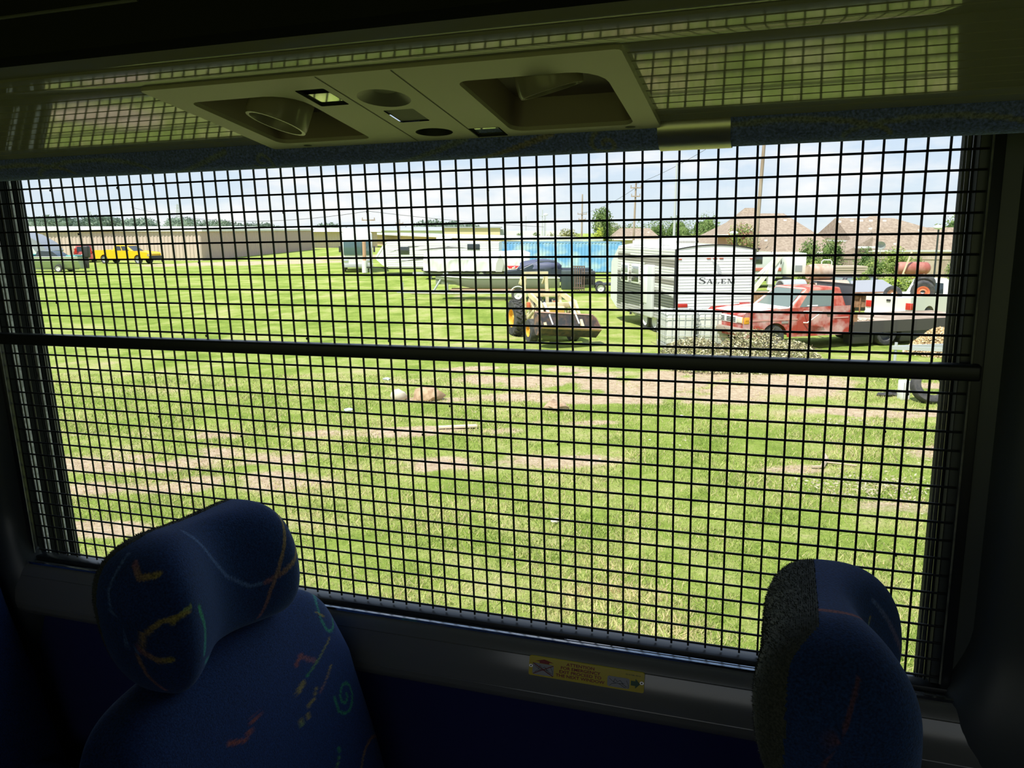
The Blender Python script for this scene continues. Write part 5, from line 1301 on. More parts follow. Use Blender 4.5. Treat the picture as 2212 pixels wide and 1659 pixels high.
b = MB(); b.rbox((-.85, -.25, .95), (-.4, .25, 1.05), .03); b.rbox((-.95, -.25, 1.0), (-.85, .25, 1.4), .03); b.build('operator_seat', m_blk, t)
b = MB(); b.tube([(-.1, 0, 1.2), (-.3, 0, 1.42)], .02, 6); b.lathe([(.17, -.012), (.19, 0), (.17, .012), (.15, 0), (.17, -.012)], 20, X=T(-.3, 0, 1.42) @ RY(-40), axis='z'); b.build('steering_wheel', m_blk, t)
for s in (-1, 1):
    b = MB(); b.beam((.10, s*.50, .5), (.18, s*.50, 1.52), .10, .16); b.beam((.10, s*.50, .5), (.95, s*.50, .62), .08, .12); b.beam((.18, s*.50, 1.30), (.9, s*.50, .6), .07, .09); b.build('loader_post', m_beige, t)
    b = MB(); b.beam((.15, s*.56, 1.52), (1.25, s*.60, 1.28), .08, .16); b.beam((1.22, s*.60, 1.32), (1.95, s*.62, .45), .09, .18); b.build('loader_arm', m_beige, t)
    b = MB(); b.tube([(.35, s*.64, .75), (.85, s*.64, 1.02)], .05, 8); b.tube([(.85, s*.64, 1.02), (1.2, s*.64, 1.22)], .025, 8); b.build('lift_cylinder', m_beige, t)
    b = MB(); b.tube([(1.25, s*.44, 1.30), (1.75, s*.44, .95)], .045, 8); b.tube([(1.75, s*.44, .95), (2.05, s*.44, .70)], .025, 8); b.build('bucket_cylinder', m_wrim, t)
b = MB(); b.rbox((1.05, -.60, 1.12), (1.17, .60, 1.30), .02); b.rbox((.10, -.5, 1.42), (.26, .5, 1.56), .02); b.build('crossbeam', m_beige, t)
b = MB(); b.rbox((-.55, .55, 1.05), (-.35, .72, 1.2), .02); b.rbox((.15, -.66, 1.05), (.35, -.58, 1.25), .02); b.build('red_lamp', mat('worn_orange', (0.60, 0.13, 0.05), .5), t)
# bucket, opening forward
W_ = .97; pr = [(2.50, .18), (2.05, .13), (1.92, .22), (1.88, .50), (1.98, .82), (2.05, .93), (2.08, .91), (2.02, .80), (1.93, .50), (1.96, .26), (2.07, .18), (2.50, .21)]
BX = T(0, 0, .10) @ T(1.93, 0, .35) @ RX(-4.5) @ RY(-33) @ T(-1.93, 0, -.35)
b = MB(); b.prism(pr, -W_, W_, X=BX); b.build('bucket', m_bkt, t, 20)
for s in (-1, 1):
    b = MB(); b.prism([(2.50, .17), (2.05, .13), (1.92, .22), (1.88, .5), (1.98, .82), (2.06, .94), (2.30, .70), (2.52, .26)], s*W_-.015, s*W_+.015, X=BX); b.build('bucket_side', mat('bucket_rust', (0.22, 0.12, 0.08), .8, col2=(0.06, 0.05, 0.05), nscale=5), t, 0)
b = MB(); b.box((2.44, -W_, .165), (2.56, W_, .20), X=BX); b.box((2.03, -W_, .90), (2.09, W_, .94), X=BX); b.build('cutting_edge', mat('edge_rust', (0.48, 0.30, 0.22), .7), t, 0)

# ---- SALEM travel trailer, rear corner towards the bus
ang = 13.0
t = thing('travel_trailer', 'large white ribbed travel trailer lettered SALEM on its rear wall', 'travel trailer', (5.42, 27.0, 0), rad(ang))
Wt, Lt = 2.88, 6.4     # local x: along the rear wall, y: length away from us
def arcz(x): return 2.93 + .15*(1-((x-Wt/2)/(Wt/2))**2)
b = MB(); P = [(0, .50), (Wt, .50), (Wt, 2.93)]+[(Wt-Wt*k/12, arcz(Wt-Wt*k/12)) for k in range(1, 12)]+[(0, 2.93)]
b.prism(P, 0, Lt-1.0); b.hull4([(0, Lt-1.0, .50), (Wt, Lt-1.0, .50), (Wt, Lt-.2, .85), (0, Lt-.2, .85)], [(0, Lt-1.0, 2.93), (Wt, Lt-1.0, 2.93), (Wt, Lt-.2, 2.3), (0, Lt-.2, 2.3)]); b.build('body', mat('trailer_body', (0.70, 0.70, 0.68), .4), t, 0)
b = MB(); siding(b, (0.03, -.004), (Wt-.03, -.004), .95, 2.93, .098, .022)
P = [(Wt-.03, 2.93)]+[(Wt-Wt*k/12, arcz(Wt-Wt*k/12)) for k in range(1, 12)]+[(.03, 2.93)]; b.add([(p[0], -.012, p[1]) for p in P], [tuple(range(len(P)))]); b.build('rear_siding', mat('siding_bright', (0.84, 0.84, 0.82), .4), t, 20, fixn=False)
m_band = mat('stripe_taupe', (0.27, 0.25, 0.21), .5); m_dband = mat('stripe_dark', (0.13, 0.14, 0.11), .5); m_mband = mat('stripe_mid', (0.40, 0.39, 0.36), .5)
def bandidx(y, z):
    if 2.34+.02*y < z < 2.60+.02*y: return 1
    if 1.74 < z < 1.93+.02*y: return 1
    if z < 1.36+.07*y and z > 1.00 - .05*y: return 2
    if z < .72+.08*y: return 3
    if 1.36+.07*y <= z < 1.46+.07*y and y > .4: return 3
    return 0
b = MB(); b0 = MB(); siding(b0, (-.004, Lt-1.0), (-.004, 0.02), .52, 2.93, .098, .022); nr_ = len(b0.v)//2
NC = 60; P = []
for c_ in range(NC+1):
    f = c_/NC; P.append([(b0.v[2*k][0], b0.v[2*k][1]*(1-f)+b0.v[2*k+1][1]*f, b0.v[2*k][2]) for k in range(nr_)])
b.grid(P); b.m = [bandidx(sum(b.v[i][1] for i in q)/4, sum(b.v[i][2] for i in q)/4) for q in b.f]
b.build('side_siding', [mat('siding_side', (0.66, 0.65, 0.62), .45), m_band, m_dband, m_mband], t, 0, fixn=False)
for (a, c) in ((3.05, 3.85), (4.15, 4.95)):
    b = MB(); b.rbox((-.055, a, 1.62), (-.02, c, 2.32), .008); f = b.build('window', m_white, t)
    b = MB(); b.rbox((-.062, a+.06, 1.98), (-.03, c-.06, 2.25), .004); b.build('upper_pane', mat('pane_silver', (0.35, 0.38, 0.38), .1, metal=.3), f); b = MB(); b.rbox((-.062, a+.06, 1.68), (-.03, c-.06, 1.93), .004); b.build('lower_pane', m_glassd, f)
b = MB(); b.rbox((-.14, 1.62, .50), (-.0, 2.35, 2.36), .05, seg=3); b.build('entry_door', mat('door_grey', (0.60, 0.61, 0.60), .4), t)
b = MB(); b.rbox((-.16, 2.05, 1.0), (-.13, 2.40, 2.30), .01); b.build('awning_arm', m_white, t)
b = MB(); b.box((-.025, -.03, .92), (.035, .03, 2.95)); b.build('corner_trim', m_blk, t, 0); b = MB(); b.box((Wt-.02, -.03, .92), (Wt+.03, .03, 2.95)); b.build('corner_trim', m_blk, t, 0)
b = MB(); b.tube([(Wt-Wt*k/16, -.02, arcz(Wt-Wt*k/16)+.01) for k in range(17)], .022, 6); b.build('roof_trim', m_blk, t)
b = MB(); b.prism([(.0, 2.94)]+[(Wt*k/12, arcz(Wt*k/12)+.015) for k in range(0, 13)]+[(Wt, 2.94)], 0.02, Lt-.9); b.build('roof', m_wroof, t, 0)
b = MB(); b.rbox((.45, 1.6, 3.02), (1.55, 2.6, 3.36), .10, seg=3); ac = b.build('roof_air_conditioner', m_white, t)
b = MB()
for k in range(12): b.box((.72+k*.06, 1.585, 3.12), (.75+k*.06, 1.60, 3.20))
b.build('vent_slots', m_band, ac, 0)
b = MB(); b.rbox((.25, 3.6, 3.0), (2.1, 4.6, 3.18), .05); b.build('roof_box', m_white, t)
for x in (.06, 1.10, 1.33, 1.56, Wt-.20):
    b = MB(); b.rbox((x, -.045, 2.62 if 1 < x < 2 else 2.60), (x+.14, -.018, 2.66 if 1 < x < 2 else 2.64), .005); b.build('marker_light', mat('marker_red', (0.45, 0.10, 0.06), .3), t)
for x in (.08, Wt-.50):
    b = MB(); b.rbox((x, -.06, 1.03), (x+.38, -.02, 1.14), .01); b.build('tail_light', m_red, t)
b = MB(); b.add([(p[0], -.032, p[1]) for p in [(1.30, 2.52), (1.42, 2.53), (1.56, 2.40), (1.66, 2.18), (1.62, 2.12), (1.52, 2.16), (1.42, 2.34)]], [tuple(range(7))]); b.build('grey_patch', mat('pale_grey_mark', (0.52, 0.53, 0.55), .5), t, 0)  # slanting pale grey patch on the rear wall
b = MB(); b.rbox((0, -.12, .80), (Wt, .05, .93), .02); b.build('rear_bumper', m_white, t); b = MB(); b.box((.3, .1, .40), (Wt-.3, Lt-1.2, .55)); b.build('chassis', m_under, t, 0)
for wy in (1.75, 2.62):
    for sx, fx in ((.16, 1), (Wt-.16, -1)):
        X = wheel(t, 0, 0, .36, .22, m_wrim, face=1 if fx > 0 else -1); X.matrix_local = T(sx, wy, 0) @ RZ(90)
b = MB(); b.tube([(.5, .5, 0), (.5, .5, .7)], .04, 6); b.tube([(2.2, .5, 0), (2.2, .5, .7)], .04, 6); b.build('stabiliser', m_galv, t)
b = MB(); b.beam((.9, Lt-1.2, .5), (Wt/2, Lt+1.0, .5), .1, .12); b.beam((Wt-.9, Lt-1.2, .5), (Wt/2, Lt+1.0, .5), .1, .12); b.tube([(Wt/2, Lt+1.2, 0), (Wt/2, Lt+1.2, .7)], .05, 6); b.build('tow_frame', m_blk, t)
# lettering: serifed capitals cut as shapes
def letter(ch):
    out = []; R_ = lambda x0, y0, x1, y1: out.append([(x0, y0), (x1, y0), (x1, y1), (x0, y1)])
    st, th = .17, .055; sf = .06
    if ch == 'L': R_(.10, 0, .10+st, 1); R_(0, 0, .62, th); R_(0, 1-th, .37, 1); out.append([(.62, 0), (.70, .28), (.64, .28), (.5, .05)])
    if ch == 'E': R_(.10, 0, .10+st, 1); R_(0, 0, .62, th); R_(0, 1-th, .62, 1); R_(.2, .48, .48, .48+th); out.append([(.62, 0), (.70, .26), (.64, .26), (.5, .05)]); out.append([(.62, 1), (.66, .78), (.60, .78), (.5, .95)]); R_(.46, .40, .50, .62)
    if ch == 'A': out.append([(.06, 0), (.13, 0), (.46, .95), (.40, 1.0)]); out.append([(.60, 0), (.80, 0), (.50, 1.02), (.38, 1.0)]); R_(.2, .30, .66, .30+th); R_(-.02, 0, .24, sf); R_(.50, 0, .92, sf)
    if ch == 'M': R_(.10, 0, .16, 1); R_(.80, 0, .80+st, 1); out.append([(.10, 1), (.28, 1), (.60, .02), (.50, 0)]); out.append([(.50, 0), (.58, 0), (.86, 1), (.80, 1)]); R_(0, 0, .27, sf); R_(.70, 0, 1.07, sf); R_(0, 1-th, .28, 1); R_(.80, 1-th, 1.07, 1)
    if ch == 'S':
        pts = [(.58, .80, .03), (.50, .93, .05), (.32, .97, .06), (.14, .88, .09), (.10, .74, .12), (.24, .60, .15), (.44, .46, .16), (.60, .30, .13), (.58, .13, .09), (.40, .03, .06), (.20, .05, .05), (.08, .18, .03)]
        for (x0, y0, w0), (x1, y1, w1) in zip(pts, pts[1:]):
            d = Vector((x1-x0, y1-y0)).normalized(); n = Vector((-d.y, d.x)); e_ = .02
            out.append([(x0-d.x*e_+n.x*w0/2, y0-d.y*e_+n.y*w0/2), (x1+d.x*e_+n.x*w1/2, y1+d.y*e_+n.y*w1/2), (x1+d.x*e_-n.x*w1/2, y1+d.y*e_-n.y*w1/2), (x0-d.x*e_-n.x*w0/2, y0-d.y*e_-n.y*w0/2)])
        R_(.56, .72, .60, .98); R_(.06, .02, .10, .26)
    return out
m_let = mat('letter_charcoal', (0.045, 0.045, 0.05), .5); x = .84
for ch, w_, h_ in (('S', .70, .22), ('A', .95, .16), ('L', .80, .16), ('E', .80, .16), ('M', 1.1, .16)):
    b = MB()
    for P in letter(ch): b.add([(x+p[0]*h_*1.72, -.031, 1.80+p[1]*h_+(.05*0)) for p in P], [tuple(range(len(P)))])
    o = b.build('letter', m_let, t, 0); x += w_*h_*1.72+.02

# ---- caged liquid totes
def tote(label, x, y, rz):
    t = thing('liquid_tote', label, 'tote', (x, y, 0), rad(rz)); b = MB(); b.rbox((-.46, -.46, .14), (.46, .46, 1.10), .06, seg=3); b.build('tank', mat('tote_plastic', (0.66, 0.66, 0.60), .45), t)
    b = MB(); b.box((-.5, -.5, 0), (.5, .5, .12)); b.build('pallet', mat('pallet_grey', (0.35, 0.34, 0.32), .8), t, 0)
    b = MB(); h = .5
    for k in range(6):
        u = -h+2*h*k/5
        for p, q in (((u, -h, .12), (u, -h, 1.14)), ((u, h, .12), (u, h, 1.14)), ((-h, u, .12), (-h, u, 1.14)), ((h, u, .12), (h, u, 1.14))): b.tube([p, q], .009, 5)
    for z in (.16, .42, .70, .96, 1.14):
        b.tube([(-h, -h, z), (h, -h, z), (h, h, z), (-h, h, z), (-h, -h, z)], .010, 5)
    b.build('cage', m_galv, t)
    b = MB(); b.lathe([(.001, .05), (.09, .05), (.09, 0)], 16, X=T(0, 0, 1.10), axis='z'); b.build('cap', m_white, t)
tote('white caged liquid tote standing left of its twin before the lettered trailer', 5.12, 24.9, 4)
tote('white caged liquid tote against the nose of the faded red truck', 6.17, 25.1, 2)

# ---- weathered red and white flatbed truck
ang = 199.0
t = thing('flatbed_truck', 'weathered red and white old truck with faded hood and bare flatbed', 'truck', (6.52, 24.45, 0), rad(ang))
m_rp = mat('faded_red_paint', (0.40, 0.045, 0.03), .55, col2=(0.66, 0.44, 0.42), nscale=2.3, thresh=(.44, .66), detail=9)
m_rr = mat('roof_red_paint', (0.40, 0.06, 0.035), .6, col2=(0.58, 0.24, 0.18), nscale=3.0, detail=8)
m_hood = mat('sunburnt_white', (0.80, 0.76, 0.70), .4, col2=(0.60, 0.16, 0.11), nscale=2.2, thresh=(.56, .68), detail=8)
body = arch_outline(-3.28, 0.0, .47, (-.92,), [(0.02, .60), (0.02, 1.10), (-.06, 1.17), (-1.45, 1.24), (-3.28, 1.26)], .44)
beveled_prism(body, -.96, .96, .05).build('body', m_rp, t, 35)
b = MB(); b.hull4([(-1.5, -.86, 1.18), (.0, -.84, 1.10), (.0, .84, 1.10), (-1.5, .86, 1.18)], [(-1.45, -.78, 1.30), (-.10, -.72, 1.20), (-.10, .72, 1.20), (-1.45, .78, 1.30)]); b.build('hood', m_hood, t, 0)
cab(t, m_rr, -3.26, -1.42, -3.12, -2.02, 1.25, 1.86, .90, .73, ((.24, .86),), mat('hazy_glass', (0.15, 0.19, 0.17), .12, spec=.8))
# A pillars and door frame in body red, worn windshield surround in white
b = MB()
for s in (-1, 1): b.beam((-1.42, s*.86, 1.28), (-2.02, s*.70, 1.80), .05, .05)
b.beam((-1.42, -.86, 1.28), (-1.42, .86, 1.28), .04, .04); b.beam((-2.0, -.70, 1.82), (-2.0, .70, 1.82), .04, .04); b.build('windshield_frame', m_white, t)
for s in (-1, 1):
    b = MB(); b.box((-2.78, s*.967-.004, .52), (-1.62, s*.967+.004, 1.24)); d = b.build('door', m_rp, t, 0)
    b = MB(); b.rbox((-2.74, s*.985-.02, 1.06), (-2.54, s*.985+.02, 1.12), .01); b.build('door_handle', m_blk, d)
    b = MB(); b.tube([(-1.78, s*1.0, 1.18), (-1.78, s*1.14, 1.19), (-2.25, s*1.16, 1.17), (-1.88, s*1.05, .84), (-1.80, s*.98, .84)], .018, 6); b.build('mirror_bracket', m_white, t)
    b = MB(); b.box((-3.28, s*.966-.004, .93), (0, s*.966+.004, .97)); b.build('side_moulding', mat('moulding_pink', (0.62, 0.30, 0.26), .5), t, 0)
    wheel(t, -.92, s*.80, .40, .26, mat('dark_rim', (0.10, 0.10, 0.10), .5), face=s)
    b = MB(); b.rbox((-.02, s*.74-.16, .88), (.05, s*.74+.13, 1.06), .02); b.build('headlight', mat('cloudy_lens', (0.75, 0.72, 0.58), .2), t)
    b = MB(); b.rbox((-.12, s*.905-.05, .86), (.045, s*.905+.065, 1.06), .015); b.build('turn_signal', m_amber, t)
    b = MB(); b.box((-1.33, s*.97-.004, .84), (-1.12, s*.97+.004, .90)); b.build('fender_badge', mat('badge_grey', (0.30, 0.28, 0.26), .4), t, 0)
b = MB(); b.rbox((-.01, -.58, .86), (.035, .58, 1.07), .01); b.build('grille', m_white, t)
for z in (.895, .945, .995):
    for s in (-1, 1): b = MB(); b.box((.034, min(s*.06, s*.52), z), (.042, max(s*.06, s*.52), z+.026)); b.build('grille_slot', m_blk, t, 0)
b = MB(); b.rbox((.0, -.98, .56), (.16, .98, .74), .04); b.build('front_bumper', mat('dusty_chrome', (0.42, 0.34, 0.28), .5, metal=.3), t)
b = MB(); b.rbox((.12, -.9, .70), (.18, -.48, 1.02), .02); b.build('cardboard_sheet', mat('brown_card', (0.34, 0.20, 0.13), .8), t)
b = MB(); b.add([(-2.3, .893, 1.30), (-1.95, .890, 1.30), (-1.95, .885, 1.35), (-2.3, .886, 1.35)], [(0, 1, 2, 3)]); b.build('paper_on_dash', m_white, t, 0)
for k in range(9):
    b = MB(); x = -2.15-rng.random()*.9; y = rng.uniform(-.5, .55); r = rng.uniform(.05, .13); b.add([(x+r*math.cos(a)*1.2*rng.uniform(.7, 1.2), y+r*math.sin(a)*rng.uniform(.7, 1.2), 1.866) for a in [k2*.7 for k2 in range(9)]], [tuple(range(9))]); b.build('peeled_paint', mat('peel_cream', (0.66, 0.48, 0.34), .7), t, 0)
b = MB(); b.rbox((-6.4, -.38, .42), (-.3, -.25, .62), .01); b.rbox((-6.4, .25, .42), (-.3, .38, .62), .01); b.build('chassis_rail', m_under, t)
b = MB(); b.box((-8.0, -1.05, .70), (-3.42, 1.05, .80)); b.build('flatbed_deck', mat('deck_rust', (0.30, 0.22, 0.16), .85, col2=(0.48, 0.38, 0.30), nscale=2), t, 0)
for s in (-1, 1): b = MB(); b.box((-8.0, s*1.04-.03, .44), (-3.42, s*1.04+.03, .80)); b.build('deck_skirt', mat('deck_black', (0.06, 0.055, 0.05), .7), t, 0)
b = MB(); b.box((-3.52, -1.05, .70), (-3.42, 1.05, 1.05)); b.build('headboard', m_rust, t, 0)
b = MB(); b.box((-3.44, -.7, .80), (-3.38, .95, 1.95)); b.box((-3.44, -.95, 1.88), (-3.38, .95, 1.95)); b.build('cab_guard', mat('guard_grey', (0.09, 0.09, 0.10), .6), t, 0)
for s in (-1, 1): wheel(t, -4.6, s*.82, .40, .44, mat('dark_rim', (0.1, 0.1, 0.1)), face=s); 
b = MB(); b.rbox((-4.15, .55, .10), (-3.46, 1.03, .70), .04); b.rbox((-8.0, .5, .10), (-5.1, 1.03, .62), .05); b.build('tool_box', m_blk, t)
t.scale = (1.13, 1, 1)
for c_ in t.children:
    if c_.name.startswith('wheel'):
        cx_ = -.92 if min(v.co.x for v in c_.data.vertices) > -2 else -4.6
        c_.matrix_local = T(cx_) @ Matrix.Scale(1/1.13, 4, (1, 0, 0)) @ T(-cx_)
TRM = T(6.52, 24.45, 0) @ RZ(199) @ Matrix.Scale(1.13, 4, (1, 0, 0))
# junk lying on the deck
for k in range(10):
    b = MB(); x = rng.uniform(-.25, .25); b.blob((0, 0, .03), (.08, .06, .03), 1, .5); o = b.build('wood_scrap', mat('pale_wood', (0.66, 0.56, 0.40), .8)); P = TRM @ Vector((-3.75-rng.random()*.5, .5+rng.random()*.5, .80)); o.location = P; tag(o, 'pale wood scrap on the front corner of the bare flatbed', 'wood scrap', 'wood scraps on the flatbed')

# ---- junk behind the red truck
def pipe(label, x, y, z, L, r, az, m, tl=0):
    X = T(0, 0, 0); b = MB(); b.lathe([(r, -L/2), (r, L/2), (r*.84, L/2), (r*.84, -L/2), (r, -L/2)], 24, axis='x')
    o = b.build('steel_pipe', m, None, 40); o.location = (x, y, z); o.rotation_euler = (0, rad(tl), rad(az)); return tag(o, label, 'pipe')
m_rp2 = mat('rust_pale', (0.46, 0.30, 0.22), .8, col2=(0.58, 0.44, 0.36), nscale=3)
t = thing('junk_trailer', 'low dark equipment trailer stacked with steel pipes behind the red cab', 'trailer', (12.4, 33.0, 0), rad(8))
b = MB(); b.box((-2.4, -1.1, .55), (2.4, 1.1, 1.02)); b.build('deck', m_rust, t, 0)
for wx in (-.5, .5):
    for s in (-1, 1): wheel(t, wx, s*1.0, .33, .22, m_wrim, face=s)
for (x, y, z, L, r, az, mm, lb) in ((11.15, 32.4, 1.33, 1.1, .30, 20, m_galv, 'grey steel pipe with a wide rim, leftmost on the junk trailer'), (12.75, 32.6, 1.31, 1.5, .28, 12, m_rp2, 'short tan rusty pipe on the junk trailer deck, right of the grey pipe')):
    pipe(lb, x, y, z, L, r, az, mm)
b = MB(); b.lathe([(.001, -.6), (.34, -.6), (.38, -.3), (.38, .5), (.34, .62), (.001, .62)], 24, axis='x'); o = b.build('rusty_drum', m_rp2); o.location = (15.1, 40, 1.55); o.rotation_euler = (0, 0, rad(8)); 
tag(o, 'brown rusty cylinder lying above the junk pipes, left of the weeds', 'drum')
t = thing('drum_stand', 'dark stand under the brown rusty cylinder', 'stand', (15.1, 40, 0), rad(8)); b = MB(); b.box((-.9, -.4, 1.05), (.9, .4, 1.16)); 
for sx in (-.8, .8):
    for sy in (-.32, .32): b.box((sx-.05, sy-.05, 0), (sx+.05, sy+.05, 1.05))
b.build('frame', m_rust, t, 0)
# wrecked dark sedan with tilted hood
t = thing('wrecked_car', 'dark wrecked car with grey windows between the cab guard and flat tyres', 'car', (17.0, 39.8, 0), rad(10))
beveled_prism(arch_outline(-2.2, 2.2, .30, (-1.35, 1.35), [(2.2, .7), (1.0, .85), (-2.1, .88), (-2.2, .6)], .36), -.85, .85, .05).build('body', mat('wreck_paint', (0.06, 0.06, 0.065), .5), t)
cab(t, MATS['wreck_paint'], -1.5, 1.1, -1.1, .4, .87, 1.36, .8, .62, ((.08, .45), (.5, .9)), mat('pale_glass', (0.22, 0.28, 0.28), .15))
for s in (-1, 1): wheel(t, 1.35, s*.75, .32, .22, face=s); wheel(t, -1.35, s*.75, .32, .22, face=s)
t = thing('sheet_metal', 'tilted grey sheet with rusty rim propped up behind the red cab', 'sheet metal', (15.2, 33.2, 0), rad(6))
b = MB(); b.hull4([(-1.9, -1.0, 1.10), (.15, -1.05, 1.12), (.3, .6, 1.48), (-1.1, .6, 1.45)], [(-1.9, -1.0, 1.16), (.15, -1.05, 1.18), (.3, .6, 1.54), (-1.1, .6, 1.51)]); b.build('sheet', mat('panel_grey', (0.34, 0.34, 0.36), .35), t, 0)
b = MB(); b.beam((-1.95, -1.03, 1.08), (.2, -1.08, 1.10), .06, .14); b.tube([(-.1, -1.0, 0), (-.1, -1.0, 1.12)], .03, 6); b.tube([(-1.5, -1.0, 0), (-1.5, -1.0, 1.12)], .03, 6); b.tube([(-.9, .5, 0), (-.9, .5, 1.47)], .03, 6); b.build('prop_frame', m_rust, t)
# white pickup, tailgate towards the bus
t = thing('pickup_truck', 'cream white old pickup, tailgate showing, its bed heaped with tyres', 'truck', (16.27, 31.45, 0), rad(33))
m_cw = mat('cream_white', (0.74, 0.73, 0.64), .4)
beveled_prism(arch_outline(-2.75, 2.75, .45, (-1.6, 1.75), [(2.75, .7), (2.7, 1.0), (1.2, 1.12), (-2.75, 1.14)], .42), -.90, .90, .05).build('body', m_cw, t)
cab(t, m_cw, -.35, 1.25, -.15, .65, 1.12, 1.66, .86, .68, ((.12, .85),))
for wx in (-1.6, 1.75):
    for s in (-1, 1): wheel(t, wx, s*.76, .37, .24, face=s)
for s in (-1, 1): b = MB(); b.rbox((-2.79, s*.80-.11, .72), (-2.6, s*.80+.11, .96), .01); b.build('tail_light', m_red, t)
b = MB(); b.rbox((-2.79, -.08, .98), (-2.73, .08, 1.05), .01); b.build('tailgate_handle', m_blk, t)
b = MB(); b.rbox((-2.92, -.85, .42), (-2.72, .85, .58), .02); b.build('rear_bumper', m_white, t)
BEDM = T(16.27, 31.45, 0) @ RZ(33)
def tyre(label, P, R, w, rot, mrim=None, hole=True):
    t = thing('tyre', label, 'tyre', P); b = MB(); h = w/2; X = rot
    b.lathe([(R*.58, -h*.8), (R*.78, -h), (R*.93, -h*.9), (R, -h*.6), (R, h*.6), (R*.93, h*.9), (R*.78, h), (R*.58, h*.8), (R*.64, h*.5), (R*.66, -h*.5), (R*.58, -h*.8)], 36, X=X); b.build('casing', m_tire, t, 40)
    if mrim: g = MB(); g.lathe([(R*.22, -h*.75), (R*.4, -h*.4), (R*.57, -h*.82), (R*.60, -h*.5), (R*.60, h*.5), (R*.22, h*.5), (R*.22, -h*.75)], 24, X=X); g.build('rim', mrim, t, 40)
    return t
def inbed(x, y, z): return tuple(BEDM @ Vector((x, y, z)))
m_orim = mat('orange_rim', (0.75, 0.20, 0.08), .6)
tyre('tyre with a rusty brown hub at the tailgate end of the heaped bed', inbed(-2.30, .15, 1.20), .32, .24, RZ(-35), m_rust)
tyre('large tyre with an orange rim leaning in the heaped pickup bed', inbed(-1.35, -.45, 1.30), .42, .28, RZ(-24) @ RX(12), m_orim)
tyre('bald tyre stacked highest, behind the orange rimmed one', inbed(-.85, -.20, 1.58), .38, .26, RZ(-32) @ RX(38))
tyre('dark tyre lying flat, left in the heap behind the rusty hub', (15.9, 36.7, .72), .45, .34, RX(80))
tyre('dark tyre lying on top of the flat one at the heap left edge', (16.0, 36.8, 1.05), .42, .30, RX(70) @ RY(10))
b = MB(); b.rbox((15.3, 36.2, 0), (16.6, 37.4, .52), .05); o = b.build('scrap_crate', m_blk); tag(o, 'black scrap crate beneath the two dark tyres', 'crate')
tree('weed_clump', 'bright green weeds growing up between the scrap tyres', (16.6, 34.3, 0), 1.7, 1.0, .8, GR_L+[(0.45, .6, .08)], 0.0, 7, 1100, 0.06, cat='weeds', trunk=False)
tree('weed_clump', 'green weeds at the foot of the wrecked car', (16.2, 38.3, 0), .6, 1.0, .5, GR_L, 0.0, 5, 500, 0.05, cat='weeds', trunk=False)
tree('weed_clump', 'weeds trailing over the tilted grey panel', (14.9, 34.5, 0), 1.85, .45, .35, GR_L, 0.55, 4, 260, 0.05, cat='weeds', trunk=False)
t = thing('car_hood', 'pale white car body panel with dark window at the right window edge', 'car', (20.6, 37.9, 0), rad(8))
beveled_prism([(-2, .4), (2, .4), (2, .8), (.8, .95), (.2, 1.25), (-1.2, 1.3), (-2, 1.1)], -.8, .8, .06).build('body', m_cw, t); wheel(t, -1.3, -.75, .33, .2, face=-1); wheel(t, 1.3, -.75, .33, .2, face=-1); wheel(t, -1.3, .75, .33, .2, face=1); wheel(t, 1.3, .75, .33, .2, face=1)
# propane tank
t = thing('propane_tank', 'dark red rusty propane tank in front of the wooden fence', 'tank', (24.6, 50, 0), rad(-2))
b = MB(); P = [(.001, -1.05)]+[(.38*math.sin(a), -.75-.30*math.cos(a)) for a in [k*math.pi/12 for k in range(1, 7)]]+[(.38*math.cos(a), .75+.30*math.sin(a)) for a in [k*math.pi/12 for k in range(0, 6)]]+[(.001, 1.05)]
b.lathe(P, 28, axis='x', X=T(0, 0, 1.25)); b.build('vessel', mat('tank_red', (0.36, 0.10, 0.08), .6, col2=(0.46, 0.20, 0.16), nscale=2), t)
b = MB()
for sx in (-.6, .6): b.box((sx-.06, -.28, 0), (sx+.06, .28, .95))
b.box((-1.1, -.3, .62), (1.1, .3, .70)); b.build('cradle', m_rust, t, 0)
b = MB(); b.beam((-.9, -.5, 0), (-.15, -.45, 2.3), .06, .08); b.beam((-1.0, -.45, 2.3), (-.95, -.5, .0), .05, .06); o = b.build('timber_prop', mat('pale_wood', (0.66, 0.56, 0.40), .8)); o.location = (24.4, 50, 0); tag(o, 'two pale timbers leaning across the red propane tank', 'timber')
# white bucket lift and old trailers behind the lettered trailer
t = thing('bucket_lift', 'white folding boom lift with box bucket, between the lettered trailer and red truck', 'boom lift', (12.6, 40.5, 0))
b = MB(); b.beam((-.9, 0, .1), (.75, 0, 2.35), .16, .2); b.beam((-.75, .15, .9), (.75, .15, 2.35), .12, .14); b.build('boom', m_cw, t)
b = MB(); b.beam((.75, .05, 2.35), (.25, .05, .6), .14, .18); b.box((.15, -.1, .9), (.45, .2, 1.7)); b.build('lower_arm', m_white, t)
b = MB(); b.rbox((.95, -.35, 1.35), (1.9, .5, 2.45), .04); bk = b.build('bucket', m_white, t); b = MB(); b.box((1.35, -.37, 1.55), (1.7, -.34, 1.85)); b.build('step_hole', mat('hole_grey', (0.3, 0.32, 0.33), .5), bk, 0)
b = MB(); b.rbox((-1.2, -.6, .0), (1.3, .6, .55), .05); b.build('base', mat('olive_base', (0.30, 0.28, 0.16), .7), t)
t = thing('old_camper', 'old white camper with small square windows showing beside the lettered trailer', 'camper', (14.9, 51.5, 0), rad(4))
b = MB(); b.rbox((-2.8, -1.1, .6), (1.9, 1.1, 2.15), .12, seg=3); b.build('body', mat('old_white', (0.60, 0.62, 0.60), .5), t)
